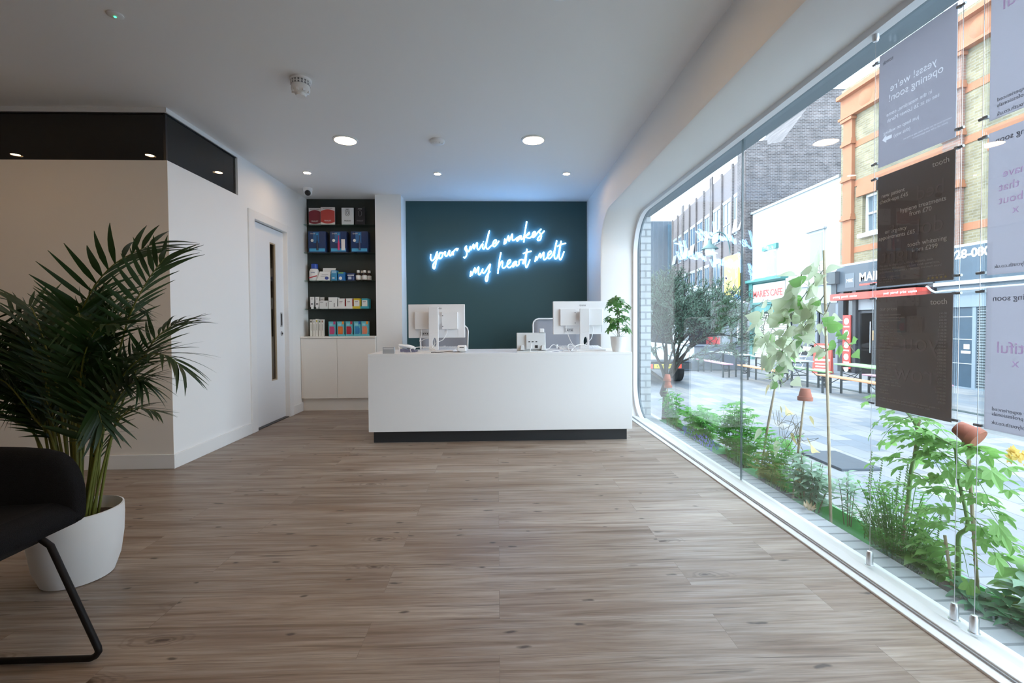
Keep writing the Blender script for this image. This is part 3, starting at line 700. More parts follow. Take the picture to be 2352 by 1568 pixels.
for Xc, yo, lb in ((630, .0, 'brown bottle with white cap, front left of the four'), (658, .052, 'brown bottle with white cap, behind the front left one'), (696, .0, 'brown bottle with white cap, front right of the four'), (730, .052, 'brown bottle with white cap at the right end, set back')):
    t = thing('medicine_bottle', lb, 'bottle', (nx(Xc), YP+.026+yo, z), 0, 'brown medicine bottles')
    c_ = (nx(Xc), YP+.026+yo, z)
    MB().lathe([(.026, 0), (.0285, .004), (.0285, .075), (.016, .094), (.014, .1)], c_, 24).build('bottle', mat('amber_glass', (.03, .012, .008), .15), t, smooth=True)
    MB().lathe([(.018, .1), (.018, .128), (.015, .131)], c_, 20).build('cap', PW, t, smooth=True)
    MB().lathe([(.029, .014), (.029, .066)], c_, 24).build('label', PW, t, smooth=True)
    MB().tube([(c_[0]+.02*math.cos(a), c_[1]-.030+.008*abs(math.cos(a)), c_[2]+.034+.012*math.sin(a)) for a in [math.pi+math.pi*k/10 for k in range(11)]], .0016, 5).build('swoosh', mat('red_print'), t)
# fourth shelf
z = SH[3]
for Xc, yo, lb in ((150, 0, 'white toothpaste tube at the left end of the fourth shelf'), (203, 0, 'white toothpaste tube, second from the left on the fourth shelf'), (232, .072, 'white toothpaste tube set back behind the second one')):
    t = thing('toothpaste_tube', lb, 'tube', (nx(Xc), YP+yo, z), 0, 'white toothpaste tubes'); x_ = nx(Xc); y_ = YP+.02+yo
    MB().add([(x_-.019, y_-.014, z+.022), (x_+.019, y_-.014, z+.022), (x_+.019, y_+.014, z+.022), (x_-.019, y_+.014, z+.022), (x_-.027, y_-.002, z+.15), (x_+.027, y_-.002, z+.15), (x_+.027, y_+.002, z+.15), (x_-.027, y_+.002, z+.15)],
             [(3, 2, 1, 0), (4, 5, 6, 7), (0, 1, 5, 4), (1, 2, 6, 5), (2, 3, 7, 6), (3, 0, 4, 7)]).build('tube_body', PW, t, bevel=.003)
    MB().lathe([(.016, 0), (.016, .022)], (x_, y_, z), 18).build('cap', PW, t, smooth=True)
    MB().box(x_-.012, x_+.012, y_-.0128, y_-.008, z+.055, z+.068).build('print', INK, t)
    MB().box(x_-.014, x_+.008, y_-.006, y_-.0035, z+.12, z+.127).build('print', mat('ink_grey'), t)
carton('toothpaste_carton', 'low white carton between the tubes and the tall carton', 'box', 229, 316, .102, z, (.74, .74, .72), [(.1, .45, .78, .84, (.2, .2, .2)), (.78, .9, .3, .75, (.35, .3, .3))], 'white cartons on the fourth shelf', depth=.06)
carton('toothpaste_carton', 'tallest white carton on the fourth shelf with a dark curl', 'box', 323, 412, .142, z, (.74, .74, .72), [(.1, .4, .62, .68, (.2, .2, .2)), (.62, .75, .15, .5, (.3, .3, .3))], 'white cartons on the fourth shelf', depth=.09)
RB_ = (.42, .05, .06)
for X0, X1, lb, c1, c2 in ((424, 488, 'white carton tray with red side edge, left of its twin', (.74, .74, .72), RB_), (506, 566, 'white carton tray with red side edge, right of its twin', (.74, .74, .72), RB_),
                           (584, 648, 'yellow topped carton tray on the fourth shelf', (.62, .48, .03), (.62, .48, .03)), (667, 730, 'teal topped carton tray at the right end of the fourth shelf', (.04, .33, .42), (.04, .33, .42))):
    t = carton('brush_carton', lb, 'box', X0, X1, .128, z, c1, [(.06, .94, .22, .82, (.74, .74, .72)), (.2, .7, .66, .71, (.25, .2, .2)), (.2, .6, .55, .58, c2)], 'carton trays of interdental brushes', depth=.095)
    MB().box(nx(X0-10), nx(X1+8), YP-.012, YP-.010, z, z+.030).box(nx(X0-10), nx(X0-9), YP-.010, YP+.10, z, z+.032).build('tray_lip', mat('card_%s' % (c1,), c1, .45), t)
    MB().box(nx(X1)+.0005, nx(X1)+.012, YP+.015, YP+.1, z, z+.122).build('side_flap', mat('ink_%s' % (c2,), c2, .5), t)
# on the cabinet top
z = CT
for k, X in enumerate((146, 176, 204, 235, 263)):
    carton('toothbrush_packet', 'slim white toothbrush packet, %s of five on the cabinet' % ('leftmost', 'second from left', 'yellow tipped middle one', 'second from right', 'rightmost')[k], 'packet', X, X+25, .208 if k != 2 else .214, z, (.72, .70, .64),
           [(.25, .75, .82, .93, ((.03, .03, .03), (.45, .45, .45), (.5, .42, .05), (.1, .2, .1), (.3, .15, .1))[k]), (.35, .65, .35, .72, (.45, .43, .38))], 'slim toothbrush packets', depth=.04, y=5.74)
TEAL = (.12, .45, .52)
for X0, cl, tip, lb in ((330, (.50, .06, .17), (.5, .05, .2), 'magenta'), (418, (.72, .17, .03), (.75, .25, .03), 'orange'), (504, (.42, .02, .04), (.5, .02, .04), 'dark red'), (588, (.04, .24, .45), (.02, .12, .45), 'blue'), (666, (.66, .22, .14), (.8, .28, .03), 'salmon')):
    t = carton('interdental_brush_pack', 'pale blue hanging pack with %s picks on the cabinet top' % lb, 'packet', X0+8, X0+78, .182, z, TEAL, [(.12, .80, .14, .66, cl), (.70, 1, .80, 1.0, tip), (.15, .6, .72, .86, (.3, .6, .66))], 'interdental brush packs', depth=.06, y=5.74)
    for q in range(3): MB().box(nx(X0+24+14*q, 5.74), nx(X0+28+14*q, 5.74), 5.738, 5.7393, z+.04, z+.10).build('pick', mat('pick_%s' % (tip,), tip, .4), t)
    MB().box(nx(X0+2, 5.74), nx(X0+82, 5.74), 5.715, 5.718, z, z+.022).build('tray_lip', mat('card_%s' % (TEAL,)), t)
# ------------------------------------------------------------------ ceiling fittings
t = thing('smoke_detector', 'white smoke detector with slotted head hanging from the ceiling on the left', 'smoke detector', (-1.258, 3.05, CZ))
c_ = (-1.258, 3.05, CZ)
MB().lathe([(.066, 0), (.066, -.012), (.062, -.016)], c_, 36).build('mount', PLASTIC, t, smooth=True)
MB().lathe([(.058, -.016), (.058, -.042)], c_, 36).build('slot_band', mat('slot_grey', (.22, .22, .23), .5), t, smooth=True)
m = MB()
for k in range(18):
    a = 2*math.pi*k/18; m.box(-.0045, .0045, .057, .060, -.042, -.016); m.v[-8:] = [Matrix.Rotation(a, 3, 'Z') @ v+Vector(c_) for v in m.v[-8:]]
m.lathe([(.0605, -.028), (.0605, -.031)], c_, 36).build('ribs', PLASTIC, t)
MB().lathe([(.056, -.042), (.057, -.068), (.050, -.082), (.034, -.092), (.030, -.108), (.001, -.110)], c_, 36).build('head', PLASTIC, t, smooth=True)
m = MB()
for k in range(8):
    a = 2*math.pi*k/8; m.box(-.007, .007, .044, .0545, -.088, -.070); m.v[-8:] = [Matrix.Rotation(a, 3, 'Z') @ v+Vector(c_) for v in m.v[-8:]]
m.build('vent_slots', mat('dark_grey'), t)
t = thing('presence_sensor', 'flat round white sensor on the ceiling between the two large lights', 'sensor', (-.509, 4.03, CZ)); c_ = (-.509, 4.03, CZ)
MB().lathe([(.064, 0), (.064, -.016), (.058, -.022), (.045, -.030), (.001, -.034)], c_, 32).build('body', PLASTIC, t, smooth=True)
m = MB()
for k in range(5):
    a = R(200+36*k); m.lathe([(.007, -.030), (.005, -.037), (.001, -.038)], (c_[0]+.045*math.cos(a), c_[1]+.045*math.sin(a), c_[2]+.004), 10)
m.build('lens', PLASTIC, t, smooth=True)
t = thing('dome_camera', 'small white security camera with a black lens in the ceiling corner above the niche', 'security camera', (-2.185, 5.45, CZ)); c_ = (-2.185, 5.45, CZ)
MB().lathe([(.052, 0), (.052, -.03), (.048, -.034)], c_, 30).build('mount', PLASTIC, t, smooth=True)
MB().lathe([(.046, -.034), (.046, -.052), (.036, -.075), (.016, -.086), (.001, -.088)], c_, 28).build('housing', PLASTIC, t, smooth=True)
MB().lathe([(.030, 0), (.033, .01), (.029, .024), (.012, .030), (.001, .031)], (0, 0, 0), 20).xf(Matrix.Translation((-2.176, 5.425, CZ-.058)) @ Vector((.3, -.9, -.45)).to_track_quat('Z', 'Y').to_matrix().to_4x4()).build('lens', BLACK, t, smooth=True)
t = thing('emergency_light', 'small round ceiling fitting with a glowing green indicator at the upper left', 'emergency light', (-1.93, 2.44, CZ)); c_ = (-1.93, 2.44, CZ)
MB().lathe([(.036, 0), (.036, -.005), (.028, -.010), (.001, -.011)], c_, 28).build('rim', PLASTIC, t, smooth=True)
MB().lathe([(.006, -.011), (.005, -.015), (.001, -.016)], c_, 14).build('green_led', emat('led_green', (.05, 1, .3), 4), t)
# ------------------------------------------------------------------ neon lettering
YN = YB-.030
def npt(X, Y):
    u = X/5.3455+930; v = Y/5.344+450
    return ((u-1143)*YN/F, YN, EYE+(743.2-.006*(u-1143)-v)*YN/F)
NEON = emat('neon_blue', (.24, .52, 1), NEON_S)
WORDS = {
 'your': [[(332,722),(328,772),(348,800),(378,772),(410,690),(398,790),(386,858),(372,898),(357,880),(364,838),(398,795),(432,748),(436,716),(452,700),(430,738),(440,774),(468,752),(476,712),(458,700),(480,716),(508,690),(504,730),(526,742),(560,672),(556,722),(572,738),(596,690),(603,732),(606,695),(628,664),(652,652),(648,676),(664,648)]],
 'smile': [[(730,752),(742,764),(762,742),(770,700),(746,652),(768,618),(762,640),(792,690),(814,622),(816,668),(854,596),(856,654),(896,578),(896,640),(914,664),(950,604)],[(968,566),(974,572)],[(950,604),(966,596),(962,640),(982,650),(1012,560),(1046,432),(1016,560),(1004,622),(1024,656),(1060,622),(1122,576),(1128,546),(1102,556),(1086,606),(1112,622),(1164,556)]],
 'makes': [[(1224,598),(1236,528),(1240,588),(1280,492),(1284,560),(1326,470),(1326,540),(1346,546),(1380,520),(1424,494),(1388,528),(1386,556),(1424,512),(1434,490),(1434,534),(1468,500),(1504,316),(1482,450),(1466,572)],[(1474,518),(1530,452),(1530,472),(1488,500),(1534,520),(1568,494),(1606,462),(1602,440),(1578,458),(1572,500),(1594,504),(1642,446),(1682,408),(1656,440),(1682,486),(1668,538),(1640,546),(1642,518),(1720,430)]],
 'my': [[(808,992),(820,926),(826,976),(868,884),(872,948),(912,872),(908,956),(930,962),(964,894),(958,934),(984,942),(1054,838),(1034,930),(1016,1038),(998,1040),(1002,990),(1052,926)]],
 'heart': [[(1186,696),(1164,810),(1146,954)],[(1150,900),(1192,806),(1206,818),(1200,872),(1222,886),(1262,850),(1300,810),(1296,784),(1268,808),(1262,860),(1288,880),(1330,846),(1366,802),(1332,832),(1332,872),(1370,822),(1376,802),(1374,856),(1404,840),(1412,790),(1460,786),(1452,828),(1472,806),(1506,652),(1494,752),(1486,838),(1500,876),(1542,780)],[(1456,710),(1504,692),(1560,680)]],
 'melt': [[(1602,808),(1618,742),(1622,788),(1666,704),(1670,760),(1712,690),(1708,768),(1728,780),(1762,740),(1802,700),(1796,676),(1768,698),(1762,756),(1788,764),(1832,700),(1872,546),(1846,680),(1842,750),(1860,772),(1888,724),(1926,552),(1906,680),(1902,760),(1922,776),(1962,680)],[(1876,620),(1924,596),(1984,580)]],
}
t = thing('neon_sign', 'glowing blue white neon script reading your smile makes my heart melt on the green wall', 'neon sign', npt(1150, 700))
for wd, strokes in WORDS.items():
    m = MB()
    for s_ in strokes: m.tube(smooth_path([npt(*p) for p in s_], 5), .0078, 8)
    o = m.build('neon_word', NEON, t, smooth='all'); o['label'] = 'glowing tube word %s' % wd
    c_ = MB()
    for s_ in strokes:
        p = npt(*s_[len(s_)//2]); c_.cyl((p[0], p[1]+.004, p[2]), (p[0], YB, p[2]), .003, 6)
    c_.build('standoff', ACRYL, t)
# ================================================================== palm and armchair, near left
PALM = mat('palm_leaf', (.016, .046, .010), .45, trans=.22, noise=.4, nscale=9)
PSTEM = mat('palm_stem', (.13, .15, .025), .55, noise=.3, nscale=30)
pc = Vector((-1.77, 1.975, 0))
t = thing('potted_palm', 'tall areca palm in a round white pot by the partition corner', 'plant', pc)
MB().lathe([(.108, 0), (.118, .004), (.140, .07), (.152, .16), (.1555, .24), (.154, .285), (.148, .287), (.145, .25), (.14, .235), (.001, .235)], pc, 56).build('pot', mat('pot_white', (.78, .79, .80), .45), t, smooth=True)
MB().lathe([(.142, .235), (.10, .247), (.001, .25)], pc, 24).build('soil', mat('soil'), t, smooth=True)
rn = random.Random(11)
def frond(ctrl, n=17, L=.25, W=.017, start=.42, up_=.5, seed=0):
    P = smooth_path(ctrl, 10); m = MB(); k = len(P)
    rr = [.0044*(1-i/k)+.0011 for i in range(k)]
    st = MB().tube(P, rr, 6)
    q = random.Random(seed)
    for i in range(n):
        f = start+(1-start)*(i+.3)/n; j = min(int(f*(k-1)), k-2); p = P[j].lerp(P[j+1], f*(k-1)-j)
        tg = (P[j+1]-P[j]).normalized()
        sd = tg.cross(Vector((0, 0, 1)))
        if sd.length < .1: sd = Vector((1, 0, 0))
        sd.normalize(); nu = sd.cross(tg).normalized()
        g = (f-start)/(1-start); ln = L*(.45+1.1*g-1.15*g*g+.15)*q.uniform(.88, 1.1)
        sp = .95-.62*g
        for s_ in (-1, 1):
            d = tg*(1-sp*.55)+sd*s_*sp+nu*(up_*(1-g)*.6+q.uniform(-.12, .14))
            leaf(m, p, d, nu, ln, W*q.uniform(.85, 1.15), q.uniform(.08, .36), .12, (.25, .7, 1, .95, .8, .6, .36, .08))
    lf_ = m; v0 = len(st.v)
    o = st.build('frond', PSTEM, t, smooth='all')
    lf_.build('leaflets', PALM, o, smooth='all')
def S(dx, dy, z): return (pc.x+dx, pc.y+dy, z)
# the clearly readable fronds
frond([S(.02, .02, .24), S(-.01, .03, .62), S(-.01, .02, .95), S(.06, 0, 1.15), S(.19, -.02, 1.30), S(.37, -.04, 1.385)], 12, .29, .022, .52, .8, 1)
frond([S(.05, 0, .24), S(.10, .02, .60), S(.17, .02, .92), S(.24, .0, 1.10), S(.33, -.02, 1.24), S(.42, -.05, 1.325)], 13, .23, .018, .5, .75, 2)
frond([S(.05, -.02, .24), S(.11, -.02, .55), S(.20, -.03, .80), S(.32, -.05, .92), S(.43, -.07, .93), S(.50, -.08, .88)], 15, .22, .015, .45, .25, 3)
frond([S(.06, .0, .24), S(.11, .0, .45), S(.18, -.02, .63), S(.27, -.04, .71), S(.37, -.05, .70)], 10, .14, .012, .55, .2, 4)
frond([S(.06, .03, .24), S(.12, .04, .58), S(.20, .05, .82), S(.30, .05, .99), S(.42, .03, 1.07)], 15, .22, .016, .45, .4, 5)
frond([S(.03, -.02, .24), S(.05, -.03, .6), S(.09, -.06, .88), S(.18, -.10, 1.03), S(.30, -.15, 1.06)], 16, .24, .020, .42, .3, 6)
frond([S(-.02, 0, .24), S(-.08, .0, .6), S(-.12, .0, .9), S(-.18, -.02, 1.06), S(-.30, -.04, 1.16)], 15, .25, .020, .42, .6, 7)
frond([S(.055, .02, .24), S(.075, .02, .40), S(.085, .02, .50), S(.10, .02, .56)], 4, .11, .010, .6, .4, 8)
for i in range(34):
    a = rn.uniform(-.1, 1)*math.pi if i % 3 else rn.uniform(1.1, 1.9)*math.pi
    a = math.pi+rn.uniform(-1.45, 1.25) if i < 23 else rn.uniform(-1.1, 1.5)
    rc_ = rn.uniform(.22, .62) if i < 23 else rn.uniform(.12, .36)
    ca, sa = math.cos(a), math.sin(a)*.72
    if sa < 0: sa *= .6
    h = rn.uniform(.72, 1.20); dr = rn.uniform(-.06, .10)
    b0 = rn.uniform(.01, .075)
    frond([S(ca*b0, sa*b0, .24), S(ca*rc_*.2+b0*ca, sa*rc_*.2+b0*sa, .24+.42*h), S(ca*rc_*.42, sa*rc_*.42, .80*h), S(ca*rc_*.75, sa*rc_*.75, h), S(ca*rc_, sa*rc_, h-dr)],
          rn.choice((15, 17, 19)), rn.uniform(.16, .25), rn.uniform(.011, .017), .42, rn.uniform(.45, .95), 20+i)
# ------------------------------------------------------------------ armchair
FAB = mat('black_weave', (.010, .011, .014), .9, bump=.9, bscale=520, spec=.25, noise=.5, nscale=420)
t = thing('armchair', 'black upholstered tub armchair on a black sled frame in front of the palm', 'armchair', (-1.72, 1.27, 0))
xa, xb_, ya_, yb_ = -1.395, -2.02, .945, 1.605
plan = []
r_ = .20
plan.append((xa+.005, yb_-.035)); plan.append((xa-.008, yb_-.035)); plan.append((xa-.035, yb_-.035)); plan.append((xa-.085, yb_-.035)); plan.append((xa-.27, yb_-.035))
for k in range(9):
    a = R(90+90*k/8); plan.append((xb_+.035+r_+r_*math.cos(a), yb_-.035-r_+r_*math.sin(a)))
plan.append((xb_+.035, (ya_+yb_)/2))
full = plan+[(p[0], ya_+yb_-p[1]) for p in plan[-2::-1]]
m = MB(); V = []; fs = []; ns = 16; L_ = len(full)
for i, (x_, y_) in enumerate(full):
    e = min(i, L_-1-i)
    a_, b_ = full[max(i-1, 0)], full[min(i+1, L_-1)]
    tx, ty = b_[0]-a_[0], b_[1]-a_[1]; q = math.hypot(tx, ty); nx_, ny_ = -ty/q, tx/q
    k = (0.42, .66, .86, .98, 1)[e] if e < 5 else 1
    zb_ = .40; zt_ = .40+.255*(k if e < 4 else 1)+(.06 if e > 11 else (.01*max(0, e-6) if e > 6 else 0))
    th = .036*(k**.5)
    for j in range(ns):
        an = 2*math.pi*j/ns; c, s_ = math.cos(an), math.sin(an)
        c_ = math.copysign(abs(c)**.6, c); s2 = math.copysign(abs(s_)**.6, s_)
        o_ = c_*th; z_ = (zb_+zt_)/2+s2*(zt_-zb_)/2
        V.append((x_+nx_*o_, y_+ny_*o_, z_))
for i in range(L_-1):
    for j in range(ns): fs.append([i*ns+j, i*ns+(j+1) % ns, (i+1)*ns+(j+1) % ns, (i+1)*ns+j])
fs.append(list(range(ns))[::-1]); fs.append([(L_-1)*ns+j for j in range(ns)])
m.add(V, fs).build('back_and_arms', FAB, t, smooth='all', sub=1)
MB().prism([(xa+.004, .425), (xa-.002, .455), (xa-.05, .475), (xb_+.05, .455), (xb_+.04, .40), (xa-.03, .388), (xa-.004, .40)], 'y', ya_+.005, yb_-.015).build('seat', FAB, t, smooth=True, bevel=.018, seg=3)
BLKM = mat('black_metal', (.006, .006, .007), .55, spec=.25)
for y_ in (1.46, 1.09):
    p = [(-1.43, y_, .40), (-1.39, y_, .37), (-1.255, y_, .045)]
    p += [(-1.262-.03*0+(-.022)+.033*math.cos(a), y_, .045+.033*math.sin(a)) for a in (R(-20), R(-50), R(-80))]
    p += [(-1.40, y_, .012), (-1.97, y_, .012)]
    p += [(-1.985+.03*math.cos(a), y_, .042+.03*math.sin(a)) for a in (R(-110), R(-150), R(-190))]
    p += [(-1.93, y_, .37), (-1.90, y_, .40)]
    MB().tube(p, .0095, 10).build('sled_leg', BLKM, t, smooth=True)
MB().box(-1.90, -1.43, 1.08, 1.47, .378, .392).build('under_frame', BLKM, t)
# ================================================================== posters hanging on wires in the window
XP = 1.568
SHEETL = mat('poster_back', (.54, .53, .57), .6, trans=.58)
SHEETD = mat('poster_dark', (.17, .148, .153), .6)
TXL = mat('poster_text_light', (.75, .75, .76), .6); TXF = mat('poster_text_faint', (.85, .85, .88), .6, trans=.8); TXG = mat('poster_text_grey', (.30, .31, .35), .6, trans=.6)
TXP = mat('poster_text_pink', (.80, .62, .82), .6, trans=.8); TXD = mat('poster_text_dim', (.45, .43, .43), .6); TXS = mat('poster_stars', (.42, .33, .12), .6); TXB = mat('poster_text_ghost', (.205, .18, .185), .6)
def ink_layer(t, y0, y1, z0, z1, cuts):
    """grey printed film whose unprinted letters let the paper show: a flat curve, letters as its holes (mirrored, seen from inside)"""
    cu = bpy.data.curves.new('ink', 'CURVE'); cu.dimensions = '2D'; cu.fill_mode = 'BOTH'; cu.resolution_u = 3
    def spline(pts):
        s_ = cu.splines.new('POLY'); s_.points.add(len(pts)-1); s_.use_cyclic_u = True
        for p_, q_ in zip(s_.points, pts): p_.co = (q_[0], q_[1], 0, 1)
    spline([(0, 0), (y1-y0, 0), (y1-y0, z1-z0), (0, z1-z0)])
    yy, zz = .13*(y1-y0), .235*(z1-z0); spline([(yy-.024, zz), (yy-.004, zz+.016), (yy-.004, zz+.007), (yy+.022, zz+.007), (yy+.022, zz-.007), (yy-.004, zz-.007), (yy-.004, zz-.016)])
    for (s_, fx, fz, sz, m_, al, mi) in cuts:
        fc = bpy.data.curves.new('txt', 'FONT'); fc.body = s_; fc.size = sz; fc.align_x = al; fo = bpy.data.objects.new('txt', fc); COL.objects.link(fo)
        bpy.context.view_layer.update(); dg = bpy.context.evaluated_depsgraph_get(); tc = fo.evaluated_get(dg).to_curve(dg)
        for sp in tc.splines:
            bp = sp.bezier_points; pts = []
            for i in range(len(bp)):
                a_, b_ = bp[i], bp[(i+1) % len(bp)]
                for k in range(4):
                    u = k/4; p = a_.co*(1-u)**3+a_.handle_right*3*u*(1-u)**2+b_.handle_left*3*u*u*(1-u)+b_.co*u**3
                    q = (fx*(y1-y0)-p.x, (1-fz)*(z1-z0)+p.y)
                    if not pts or (pts[-1][0]-q[0])**2+(pts[-1][1]-q[1])**2 > 1e-9: pts.append(q)
            if len(pts) > 2: spline(pts)
        fo.evaluated_get(dg).to_curve_clear(); COL.objects.unlink(fo); bpy.data.objects.remove(fo); bpy.data.curves.remove(fc)
    co = bpy.data.objects.new('ink', cu); COL.objects.link(co); bpy.context.view_layer.update()
    me = bpy.data.meshes.new_from_object(co.evaluated_get(bpy.context.evaluated_depsgraph_get()))
    COL.objects.unlink(co); bpy.data.objects.remove(co); bpy.data.curves.remove(cu)
    me.transform(Matrix.Translation(Vector((XP-.0013, y1, z0))-WL[t]) @ Matrix.Rotation(R(-90), 4, 'Z') @ Matrix.Rotation(R(90), 4, 'X'))
    o = bpy.data.objects.new('printed_film', me); COL.objects.link(o); me.materials.clear(); me.materials.append(mat('grey_film', (.405, .39, .42), .6, trans=.80)); o.parent = t; WL[o] = WL[t]
def poster(y1, w_, z0, z1, sheet, label, lines, ghost=()):
    """y1 = far edge (left in view). lines: (text, fx, fz, size, material, align, mirror)"""
    y0 = y1-w_
    t = thing('poster', label, 'poster', (XP, (y0+y1)/2, z0), 0, 'posters on the window wires')
    MB().box(XP-.005, XP-.002, y0-.012, y1+.012, z0-.012, z1+.012).build('acrylic_front', ACRYL, t)
    cuts = [l_ for l_ in lines if l_[4] is TXF]; lines = [l_ for l_ in lines if l_[4] is not TXF]
    MB().box(XP-.001, XP+.001, y0, y1, z0, z1).build('sheet', mat('poster_paper', (.68, .675, .70), .6, trans=.60) if cuts else sheet, t)
    if cuts: ink_layer(t, y0, y1, z0, z1, cuts)
    MB().box(XP+.002, XP+.005, y0-.012, y1+.012, z0-.012, z1+.012).build('acrylic_back', ACRYL, t)
    for (s_, fx, fz, sz, m_, al, mi) in lines:
        text('lettering', s_, sz, m_, t, (XP-.0016, y1-fx*w_, z1-fz*(z1-z0)), '-x', al, ext=.0003, mirror=mi)
    return t
W_ = .320; C, L__, R_ = 'CENTER', 'LEFT', 'RIGHT'
Y1 = 1.862
a = poster(Y1, W_, 1.678, 2.130, SHEETL, 'pale grey poster with mirrored yesss opening text, top of the left poster column',
    [("yesss! we're", .47, .37, .040, TXF, C, True), ('opening soon!', .50, .455, .040, TXF, C, True), ('in the meantime, come', .42, .575, .021, TXF, C, True), ('see us at 26 Lower Marsh', .47, .63, .021, TXF, C, True),
     ('just keep on walking', .32, .725, .019, TXF, C, True), ('(this way)', .34, .785, .019, TXF, C, True), ('tooth', .13, .10, .022, TXG, C, True), ('opening hours at our other clinic stay as they are', .66, .845, .0095, TXF, C, True), ('please call us for new appointments', .70, .87, .0095, TXF, C, True)])
b = poster(Y1, W_, 1.192, 1.640, SHEETD, 'dark poster listing check-ups, hygiene treatments and whitening prices, middle of the left column',
    [('tooth', .94, .085, .028, TXL, R_, False), ('new patient', .225, .20, .0225, TXL, C, False), ('check-ups £45', .235, .25, .0225, TXL, C, False), ('hygiene treatments', .62, .375, .024, TXL, C, False), ('from £70', .60, .425, .024, TXL, C, False),
     ('emergency', .27, .53, .0225, TXL, C, False), ('appointments £65', .28, .58, .0225, TXL, C, False), ('tooth whitening', .68, .685, .024, TXL, C, False), ('from £299', .66, .735, .024, TXL, C, False),
     ('We also do chip repairs, fillings, implants, smile', .04, .825, .0122, TXD, L__, False), ('makeovers, endodontics, wisdom tooth extractions,', .04, .853, .0122, TXD, L__, False), ('orthodontics, anti-wrinkle injections, and much more!', .04, .881, .0122, TXD, L__, False),
     ('To book an appointment', .04, .925, .0095, TXD, L__, False), ('call, email or pop in', .04, .945, .0095, TXD, L__, False), ('and say hello to us', .04, .965, .0095, TXD, L__, False), ('rated by our patients', .80, .955, .0075, TXD, C, False),
     ('bed', .72, .31, .075, TXB, C, True), ('dol', .72, .60, .085, TXB, C, True), ('is', .25, .55, .085, TXB, C, True), ('night', .33, .79, .085, TXB, C, True)])
for k in range(5):
    cy, cz = Y1-(.715+.05*k)*W_, 1.192+.030*.448*1.0+.0; ptz = []
    for j in range(10):
        an = R(90+36*j); rr = .0062 if j % 2 == 0 else .0027; ptz.append((cy+rr*math.cos(an), cz+rr*math.sin(an)))
    MB().prism(ptz, 'x', XP-.0018, XP-.0012).build('star', TXS, b)
rows = ['new patient examination', 'hygiene treatment and polish', 'emergency appointment', 'x-ray, small', 'x-ray, large', 'white filling, one surface', 'white filling, two surfaces', 'white filling, three surfaces', 'root canal, front tooth', 'root canal, premolar', 'root canal, molar',
        'ceramic crown', 'ceramic veneer', 'onlay', 'bridge, each unit', 'simple extraction', 'wisdom tooth extraction', 'implant, single tooth', 'implant crown', 'upper or lower denture', 'denture repair', 'whitening at home', 'whitening in the chair', 'clear aligners, one arch', 'clear aligners, both arches', 'retainer', 'night guard', 'mouth guard']
prices = ['£%d.00' % q for q in (45, 70, 65, 12, 25, 110, 140, 170, 350, 420, 520, 650, 690, 580, 640, 120, 240, 1950, 850, 720, 95, 299, 399, 1800, 2800, 150, 180, 90)]
ln = [('tooth', .94, .085, .028, TXL, R_, False), ('our prices', .05, .12, .020, TXD, L__, False)]
for k, (r1, r2) in enumerate(zip(rows, prices)):
    ln.append((r1, .05, .165+.026*k, .0100, TXD, L__, False)); ln.append((r2, .935, .165+.026*k, .0100, TXD, R_, False))
ln += [('We offer finance plans to spread the cost of treatment, please ask', .05, .915, .0098, TXD, L__, False), ('our team for details and a written estimate of your costs', .05, .938, .0098, TXD, L__, False)]
ln += [('you', .62, .47, .10, TXB, C, True), ('grow', .60, .73, .10, TXB, C, True)]
poster(Y1, W_, .699, 1.148, SHEETD, 'dark poster with a long list headed our prices, bottom of the left poster column', ln)
Y2 = 1.434
poster(Y2, W_, 1.683, 2.130, SHEETL, 'pale poster with a mirrored pink word beautiful, top of the right poster column',
    [('beautiful', .10, .27, .058, TXP, L__, True), ('by experienced', .07, .885, .017, TXG, L__, True), ('medical professionals', .07, .925, .017, TXG, L__, True), ('boothofyouth.co.uk', .07, .985, .017, TXG, L__, True)])
poster(Y2, W_, 1.195, 1.644, SHEETL, 'pale poster with mirrored pink text have that about x, middle of the right poster column',
    [('coming soon', .06, .085, .026, TXG, L__, True), ('have', .13, .335, .036, TXP, L__, True), ('s that', .10, .425, .036, TXP, L__, True), ('about', .10, .515, .036, TXP, L__, True), ('x', .22, .595, .036, TXP, L__, True), ('boothofyouth.co.uk', .07, .955, .017, TXG, L__, True)])
poster(Y2, W_, .703, 1.155, SHEETL, 'pale poster headed coming soon with mirrored beautiful, bottom of the right poster column',
    [('coming soon', .06, .095, .026, TXG, L__, True), ('beautiful', .10, .455, .052, TXP, L__, True), ('x', .24, .545, .040, TXP, L__, True), ('by experienced', .07, .86, .017, TXG, L__, True), ('medical professionals', .07, .895, .017, TXG, L__, True), ('boothofyouth.co.uk', .07, .955, .017, TXG, L__, True)])
def wire(y, zs, label, side):
    t = thing('display_wire', label, 'display wire', (XP, y, .02), 0, 'steel wires carrying the posters')
    MB().cyl((XP, y, .08), (XP, y, 2.22), .0011, 6).build('wire', STEEL, t, smooth=True)
    MB().lathe([(.0125, 0), (.0125, .048), (.009, .058), (.002, .060)], (XP, y, .020), 20).lathe([(.016, 0), (.016, .003)], (XP, y, .020), 20).build('bottom_anchor', ALU, t, smooth=True)
    MB().lathe([(.0125, 0), (.0125, -.048), (.009, -.058), (.002, -.060)], (XP, y, ZT), 20).build('top_anchor', ALU, t, smooth=True)
    for z in zs:
        MB().cyl((XP-.002, y-.009, z), (XP-.002, y+.009, z), .0048, 12).box(XP-.008, XP+.006, y+(.006 if side < 0 else -.018), y+(.018 if side < 0 else -.006), z-.004, z+.004).build('clamp', mat('clamp_steel', (.22, .23, .24), .35, 1), t, smooth=True)
ZS = [.687+.012, 1.160-.02, 1.18+.02, 1.652-.02, 1.666+.02, 2.142-.02]
ZS = [.71, 1.145, 1.205, 1.638, 1.70, 2.11]
